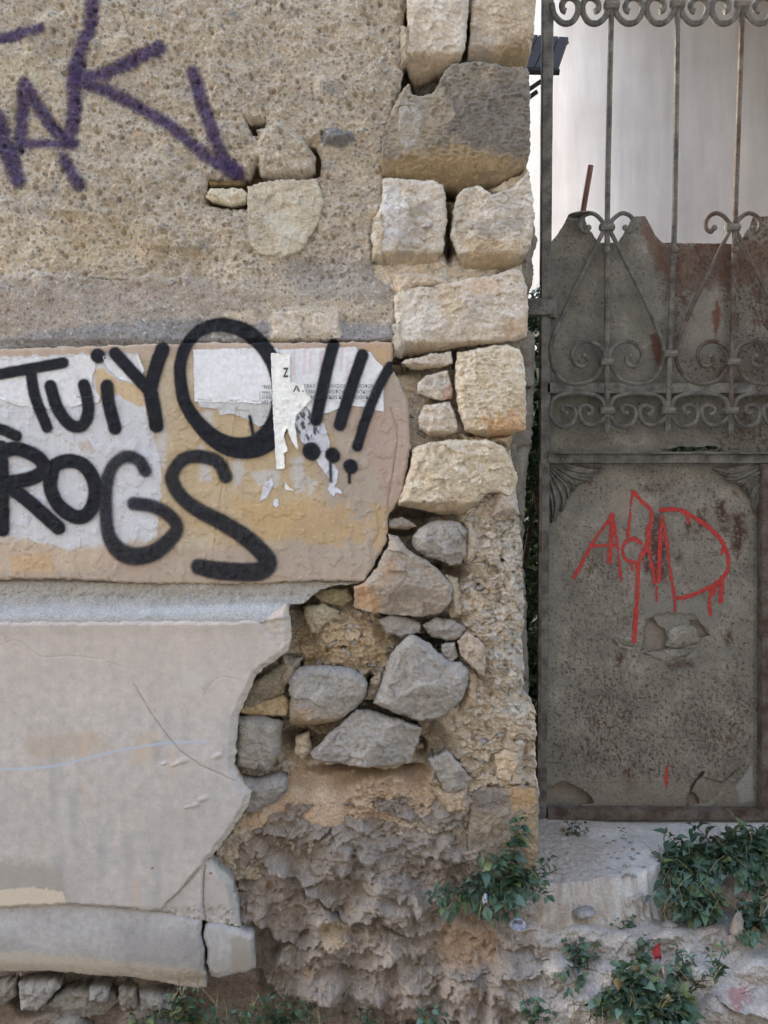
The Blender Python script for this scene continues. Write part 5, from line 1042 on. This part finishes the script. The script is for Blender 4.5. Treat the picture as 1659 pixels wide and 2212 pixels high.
mb = MB(); mb.box((3.4, 3.1, 5.85), (3.8, 5.0, .2)); mb.build('roof', plain2, house, False)  # roof added above the view to darken the courtyard wall's right side
mb = MB(); mb.box((3.45, .27, 2.6), (4.5, .5, 5.2)); tag(mb.build('side_wall', plain2, None, False), 'street wall continuing on the far side of the gate outside the picture', 'wall')
front = thing('house', (0, -8, 0), 'plain unseen house added on the opposite side of the street, behind the viewer', 'house')
mb = MB(); mb.box((0, -9.0, 4.3), (40, 5, 8.6)); mb.build('wall', plain2, front, False)  # added behind the camera so sky light reaches the wall from higher up
# wall continues beyond the picture: left, above, and behind
cont = masonry('plain_render', .2, 40, .4, .004, base=((.28,.24,.19), (.40,.36,.30), 5))
mb = MB(); mb.box((-3.9, .27, 2.6), (5.9, .5, 5.2)); mb.build('wall_end', cont, wall, False)
mb = MB(); mb.box((-.39, .27, 3.85), (1.46, .5, 2.7)); mb.build('wall_top', cont, wall, False)
mb = MB(); mb.box((-.45, .32, 1.25), (1.32, .28, 2.45)); mb.build('wall_back', cont, wall, False)

# ================================================================== PLANTS
def leaf_mesh(name, col, seed):
    r = random.Random(seed); m_, nt2, p2, L2 = new_mat(name)
    oi = nt2.nodes.new('ShaderNodeObjectInfo'); co2 = nt2.nodes.new('ShaderNodeTexCoord').outputs['Object']
    rr = ramp(nt2, L2, oi.outputs['Random'], 0, 1, (*[c*.6 for c in col],1), (*[c*1.5 for c in col],1))
    n_ = noise(nt2, L2, 160, 3, .6, co2); rn = ramp(nt2, L2, n_.outputs[0], .3, .7, (.8,.8,.8,1), (1.15,1.15,1.15,1))
    L2.new(mixn(nt2, L2, 1, rr.outputs[0], rn.outputs[0], 'MULTIPLY'), p2.inputs['Base Color'])
    p2.inputs['Roughness'].default_value = .5; p2.inputs['Subsurface Weight'].default_value = 0
    tr = nt2.nodes.new('ShaderNodeBsdfTranslucent'); tr.inputs[0].default_value = (*[c*1.2 for c in col],1)
    ms = nt2.nodes.new('ShaderNodeMixShader'); ms.inputs[0].default_value = .25
    L2.new(p2.outputs[0], ms.inputs[1]); L2.new(tr.outputs[0], ms.inputs[2]); L2.new(ms.outputs[0], nt2.nodes['Material Output'].inputs[0])
    return m_
LM = [leaf_mesh('leaf_green', (.078,.14,.076), 1), leaf_mesh('leaf_blue_green', (.095,.158,.112), 2), leaf_mesh('leaf_yellow_green', (.14,.18,.07), 3), leaf_mesh('leaf_deep_green', (.045,.088,.050), 4), leaf_mesh('leaf_dry', (.30,.22,.12), 5)]
def make_leaf(mat, droop, fold, wid=.62):
    me = bpy.data.meshes.new('leaf'); vs = []; n = 6
    prof = [.05, .62, .95, .86, .5, .02]
    for i in range(n):
        t = i/(n-1); y = t; z = .10*math.sin(t*math.pi)-droop*t*t; wv = wid*prof[i]/2*1.1
        vs += [(-wv, y, z+fold*wv), (0, y, z), (wv, y, z+fold*wv)]
    fs = []
    for i in range(n-1): a = i*3; fs += [(a, a+1, a+4, a+3), (a+1, a+2, a+5, a+4)]
    me.from_pydata(vs, [], fs); me.materials.append(mat); me.polygons.foreach_set('use_smooth', [True]*len(fs)); me.update(); return me
LV = [[make_leaf(mt, d, f) for d, f in ((.15,.5),(.35,.3),(.5,.6))] for mt in LM]
stemM = masonry('stem', .2, 60, .1, .0005, base=((.06,.07,.03), (.12,.10,.05), 30))
strawM = masonry('straw', .2, 60, .1, .0005, base=((.22,.18,.10), (.36,.30,.18), 30))
def put_leaf(parent, p, dirv, size, me, roll):
    o = bpy.data.objects.new('leaf', me); scene.collection.objects.link(o); o.parent = parent
    o.location = Vector(p)-ROOTLOC[parent.name]; d = Vector(dirv).normalized()
    q = d.to_track_quat('Y', 'Z'); from mathutils import Quaternion
    o.rotation_mode = 'QUATERNION'; o.rotation_quaternion = q @ Quaternion((0,1,0), roll); o.scale = (size, size, size); return o
def plant(label, stems, hfn, lsize, palette, group=None, cat='plant', name='wall_plant', spread=1., maxl=300, seed=1, gap=9, out=.03):
    """trailing stems traced over the ground; opposite leaves stand off each stem"""
    r = random.Random(seed); base = stems[0][0]; root = thing(name, pos(base[0], base[1], hfn(*base)), label, cat, group); cnt = 0; extra = []
    for st in stems:
        P = spline(st, 8); Ls = [0]
        for a, b in zip(P[:-1], P[1:]): Ls.append(Ls[-1]+float(np.hypot(*(b-a))))
        L = Ls[-1]; n = max(2, int(L/gap)); pts = []
        for i in range(n+1):
            t = i/n*L; x = float(np.interp(t, Ls, P[:,0])); y = float(np.interp(t, Ls, P[:,1])); lift = out*(math.sin(min(1, i/n*1.2)*math.pi*.6)+.12)
            pts.append(Vector(pos(x, y, hfn(x, y)+lift*r.uniform(.8, 1.1))))
        mb = MB(); mb.tube(pts, [.0014*(1.2-.8*i/n) for i in range(n+1)], 5); mb.build('stem', stemM, root)
        for i, p in enumerate(pts):
            for sg in (-1, 1, 0) if i == n else ((-1, 1) if r.random() < .9 else (1,)):
                t = (pts[min(i+1, n)]-pts[max(i-1, 0)]).normalized(); side = t.cross(Vector((0,-1,0)))
                d = side*sg*r.uniform(.6, 1.2)+t*r.uniform(.0, .7)+Vector((0, -r.uniform(.1, .8), r.uniform(-.35, .15)))
                if sg == 0: d = t+Vector((0, -.5, 0))
                sz = lsize*S*r.uniform(.45, 1.3)*(1-.35*(i/n)**2); pal = r.choices(range(5), palette)[0]
                pp = p+Vector((r.gauss(0, 1), r.gauss(0, .6), r.gauss(0, 1)))*.004*spread
                if cnt < maxl: put_leaf(root, pp, d, sz, r.choice(LV[pal]), r.uniform(-.7, .7)); cnt += 1
    if cnt > 120:
        for _ in range(9):
            st = r.choice(stems); x, y = st[-1]; h0_ = hfn(x, y)
            a0 = r.uniform(-1, 1); L = r.uniform(25, 70); p = [Vector(pos(x+a0*L*t*.8+r.uniform(-2, 2), y-L*t*(1-.4*t)+12*(1-t), h0_+out+.03*t)) for t in (0, .33, .66, 1)]
            mb = MB(); mb.tube(p, [.0011, .0010, .0008, .0005], 4); mb.build('dry_stalk', strawM, root)
    return root
def rk(x, y): return float(ctrl(np.array([x], F), np.array([y], F), RP, 34)[0])+.02
def rw(x, y): return max(rk(x, y), .012)
P1 = [3, 4, 1.4, 1.4, .1]
plant('green weed climbing the corner of the wall below the quoin, beside the doorstep', [
 [(1100,1900),(1105,1860),(1115,1810),(1125,1768)], [(1095,1910),(1108,1850),(1128,1800)], [(1090,1890),(1060,1860),(1042,1848)], [(1095,1900),(1075,1880),(1040,1890),(1025,1900)], [(1070,1900),(1020,1920),(970,1930),(935,1940)], [(1060,1905),(1000,1930),(950,1918)], [(1040,1915),(990,1955),(965,1965)], [(1080,1910),(1050,1950),(1035,1975)], [(1090,1910),(1080,1960),(1060,1985)], [(1100,1910),(1110,1950),(1100,1975)], [(1105,1900),(1140,1890),(1170,1900)], [(1110,1905),(1150,1920),(1180,1935)], [(1110,1900),(1160,1880),(1185,1862)], [(1130,1895),(1180,1885),(1225,1890)], [(1110,1915),(1150,1945),(1165,1970)], [(1070,1900),(1110,1890),(1150,1895)], [(1180,1890),(1200,1880),(1215,1876)], [(1150,1900),(1175,1925),(1200,1925)]], rw, 30, P1, seed=3, gap=8.5, out=.035)
r_ = random.Random(9)
def fan(cx, cy, n, rad, a0=0, a1=6.28, sq=.8, rs=1):
    r = random.Random(rs); o = []
    for _ in range(n):
        a = r.uniform(a0, a1); R = rad*r.uniform(.5, 1); x0 = cx+r.uniform(-.3, .3)*rad; y0 = cy+r.uniform(-.3, .3)*rad*sq
        x1 = x0+math.cos(a)*R; y1 = y0+math.sin(a)*R*sq
        o.append([(x0, y0), ((x0+x1)/2+r.uniform(-8, 8), (y0+y1)/2-r.uniform(-4, 10)), (x1, y1)])
    return o
def rb(x, y): 
    return float(np.interp(y, [1760, 1850, 1950, 2050, 2212], [-.30, -.22, -.10, .03, .20]))
plant('dense dark green weed clump on the bank right of the doorstep', fan(1560, 1850, 26, 85, 0, 6.28, .8, 1)+fan(1470, 1950, 12, 60, 0, 6.28, .9, 2), rb, 35, [3,4,1.4,2.4,.15], seed=4, gap=9, out=.06)
plant('dark green weeds hanging at the right picture edge below the gate', fan(1630, 1840, 22, 70, 0, 6.28, 1, 3)+fan(1640, 1930, 14, 50, 0, 6.28, 1, 4), rb, 34, [2,3,.8,3,.2], seed=5, gap=9, out=.06)
plant('green weed spilling over the end of the concrete step', fan(1480, 1870, 20, 70, 0, 6.28, .8, 5)+fan(1450, 1930, 12, 40, 0, 6.28, .9, 6), rb, 34, [3,4,.7,2,0], seed=6, gap=9, out=.06)
plant('green weed mass trailing down the bank under the clump by the step', fan(1510, 1960, 22, 60, 0, 6.28, .7, 15), rb, 33, [3,4,1.4,2.4,.15], seed=44, gap=9, out=.05)
plant('dark weeds low at the right picture edge above the pale rock', fan(1635, 2000, 14, 55, 0, 6.28, .8, 16), rb, 32, [2,3,.9,3,.2], seed=45, gap=9, out=.04)
plant('wide green weed clump in the bottom right of the bank', fan(1370, 2150, 26, 80, 0, 6.28, .8, 7)+fan(1290, 2180, 14, 60, 0, 6.28, .8, 8), rb, 35, [3,4,1.6,2,.2], seed=7, gap=9, out=.05)
plant('green weed clump at the very bottom below the red rag', fan(1450, 2190, 26, 75, 0, 6.28, .7, 9)+fan(1500, 2130, 14, 50, 0, 6.28, .8, 10), rb, 35, [3,4,1.6,2,.2], seed=8, gap=9, out=.05)
plant('straggling green weed on the bank under the doorstep edge', [[(1250,2080),(1225,2040),(1205,2020)], [(1252,2080),(1250,2045),(1262,2015)], [(1255,2090),(1285,2045),(1290,2018)], [(1250,2090),(1225,2090),(1205,2110)], [(1262,2110),(1240,2130),(1225,2145)], [(1258,2060),(1235,2020),(1240,2012)]], rb, 22, P1, seed=9, gap=9)
plant('small green sprig growing from the soil below the step edge', [[(1350,2010),(1345,1985),(1340,1970)], [(1352,2010),(1362,1992),(1368,1985)], [(1350,2012),(1340,2005),(1328,2000)]], rb, 22, P1, seed=10, gap=9)
plant('small green sprig beside the red rag', [[(1380,2080),(1388,2050),(1400,2030)], [(1384,2075),(1405,2050),(1412,2040)], [(1380,2080),(1375,2060),(1382,2035)]], rb, 22, P1, seed=11, gap=9)
plant('green sprig on the pale rock right of the red rag', [[(1470,2110),(1475,2070),(1465,2050)], [(1472,2110),(1495,2080),(1500,2070)], [(1470,2110),(1450,2090),(1448,2078)]], rb, 22, P1, seed=12, gap=9)
plant('green sprig on the rock near the right edge, low on the bank', [[(1550,2110),(1555,2070),(1562,2050)], [(1552,2110),(1540,2080),(1530,2060)], [(1548,2112),(1530,2108),(1520,2105)]], rb, 22, P1, seed=13, gap=9)
plant('little dark weed in the grit directly under the gate', [[(1238,1800),(1228,1780),(1222,1768)], [(1240,1800),(1250,1782),(1258,1775)], [(1238,1802),(1228,1796),(1218,1794)], [(1242,1802),(1256,1796),(1264,1792)]], lambda x, y: -.30, 15, [2,3,.3,4,0], seed=14, gap=6, out=.02)
plant('small green weed at the bottom edge between rock and clump', [[(1160,2212),(1140,2180),(1130,2165)], [(1162,2212),(1165,2180),(1158,2160)], [(1165,2215),(1185,2195),(1190,2185)], [(1160,2215),(1140,2205),(1130,2200)]], lambda x, y: .14, 22, P1, seed=15, gap=9)
plant('bright green weed under the crack in the base course', [[(420,2200),(405,2160),(392,2140)], [(420,2200),(430,2165),(425,2140)], [(420,2205),(380,2170),(350,2165)], [(425,2205),(450,2180),(470,2165)], [(420,2210),(360,2200),(330,2195)], [(430,2210),(470,2200),(490,2190)], [(410,2200),(370,2190),(345,2185)], [(415,2205),(400,2180),(372,2150)]], lambda x, y: .05, 17, [4,2,3,2,0], seed=16, gap=7)
plant('bright green weed in the hollow under the dark rock overhang', [[(600,2205),(590,2170),(585,2145)], [(605,2205),(615,2170),(612,2148)], [(600,2208),(560,2185),(545,2175)], [(605,2208),(650,2180),(690,2170)], [(600,2212),(560,2210),(530,2208)], [(610,2212),(660,2205),(690,2200)], [(600,2205),(575,2180),(568,2160)], [(610,2205),(640,2180),(645,2165)]], lambda x, y: .04, 17, [4,2,3,2,0], seed=17, gap=7)
plant('low green weed at the bottom edge left of the rock', [[(520,2215),(510,2190),(500,2175)], [(522,2215),(535,2190),(540,2180)], [(300,2215),(290,2195),(280,2190)], [(300,2215),(320,2200),(335,2190)]], lambda x, y: .06, 17, [4,2,2,2,0], seed=18, gap=7)
plant('small blue-green weed at the foot of the bedrock', [[(790,2215),(775,2200),(765,2195)], [(790,2215),(795,2195),(792,2180)], [(792,2215),(810,2200),(812,2195)]], lambda x, y: .05, 17, [1,4,1,1,0], seed=19, gap=7)
plant('small green weed under the lowest ledge of the rock', [[(925,2215),(915,2195),(905,2185)], [(925,2215),(930,2195),(938,2180)], [(928,2215),(950,2205),(960,2200)]], lambda x, y: .10, 20, P1, seed=20, gap=8)
# shrub behind the gap and gate slit
def bk(x, y): return -.50
plant('dark leafy shrub behind the gap at the gate hinge', [[(1150,720),(1150,680),(1156,640)], [(1156,720),(1168,690),(1170,630)], [(1152,760),(1150,730),(1148,700)], [(1160,640),(1165,625),(1172,618)]], bk, 20, [1,0,.3,4,0], cat='shrub', name='shrub', seed=21, gap=9)
bkM = [(a, b) for a, b in ((1150,1000),(1152,1060),(1146,1120),(1150,1180),(1145,1240),(1148,1300),(1150,1370),(1150,1440))]
plant('dark creeper in the shaded gap between pier and gate', [[(a-10, b+30), (a, b), (a+12, b-30)] for a, b in bkM]+[[(a+15, b+25), (a+4, b+5), (a-6, b-25)] for a, b in bkM]+[[(1440,1000),(1480,985),(1520,960)],[(1470,995),(1510,975),(1560,965)]], bk, 24, [1,0,.1,5,0], cat='creeper', name='creeper', seed=22, gap=9)

# ================================================================== LITTER
def cloth(name, u, v, h, w_, hgt, col, label, cat, seed, rough=.5):
    r = random.Random(seed); mb = MB(); n = 7; vs = []; c = Vector(pos(u, v, h))
    for i in range(n):
        for j in range(n):
            x = (i/(n-1)-.5); z = (j/(n-1)-.5); k = 1-.5*abs(z)*1.2
            vs.append(c+Vector((x*w_*S*k, -.012*math.cos(x*5)*math.cos(z*4)+.003*r.uniform(-1, 1), z*hgt*S+.1*x*hgt*S)))
    mb.add(vs, [(i*n+j, (i+1)*n+j, (i+1)*n+j+1, i*n+j+1) for i in range(n-1) for j in range(n-1)])
    m_ = masonry(name+'_surface', .12, 60, .15, .001, rough=rough, base=(tuple(x*.8 for x in col), col, 30))
    return tag(mb.build(name, m_), label, cat)
cloth('rag', 1421, 2056, .085, 18, 32, (.30,.03,.035), 'small crumpled red rag on the bank among the weeds', 'rag', 1)
cloth('paper_scrap', 1430, 2098, .13, 13, 30, (.50,.42,.32), 'curled beige paper scrap standing below the red rag', 'paper scrap', 2)
cloth('plastic_scrap', 1048, 1942, .075, 12, 20, (.62,.62,.66), 'white plastic scrap hanging in the corner weed', 'litter', 3)
cap = MB(); c = Vector(pos(1118, 1994, .075)); n = 14
vs = []; prof = [(0, .0), (.010, .002), (.015, .006), (.0165, .012), (.013, .013), (.010, .008)]
for (rr, yy) in prof:
    for i in range(n): a = i*6.283/n; vs.append(c+Vector((math.cos(a)*rr*1.1, -yy+.004+math.sin(a)*rr*.6, math.sin(a)*rr*.6)))
cap.add(vs, [(q*n+i, q*n+(i+1)%n, (q+1)*n+(i+1)%n, (q+1)*n+i) for q in range(len(prof)-1) for i in range(n)])
tag(cap.build('bottle_cap', masonry('silver_plastic', .1, 40, .05, .0005, rough=.3, base=((.14,.14,.16), (.36,.36,.40), 60))), 'silvery bottle cap pressed into the earth below the corner weed', 'bottle cap')
def dry_leaf(u, v, h, size, d, label, seed):
    me = LV[4][seed % 3]; o = bpy.data.objects.new('dry_leaf', me); scene.collection.objects.link(o); o.location = pos(u, v, h)
    o.rotation_mode = 'QUATERNION'; o.rotation_quaternion = Vector(d).to_track_quat('Y', 'Z'); o.scale = (size*S,)*3; tag(o, label, 'leaf')
dry_leaf(1214, 1800, -.28, 26, (.2, -.3, 1), 'curled brown dead leaf leaning on the grit under the gate', 1)
dry_leaf(1400, 2195, .23, 34, (.5, -.4, .6), 'tan dead leaf caught in the weeds at the bottom', 2)
dry_leaf(1336, 2140, .17, 32, (-.05, -.2, 1), 'pale narrow dead leaf upright in the bottom clump', 0)
dry_leaf(775, 1975, .10, 24, (-1, -.3, .3), 'dry grey leaf stuck on the dark bedrock', 0)
dry_leaf(548, 2048, .03, 1, (0, -1, 0), 'tiny dry leaf beside the end of the base course', 1)
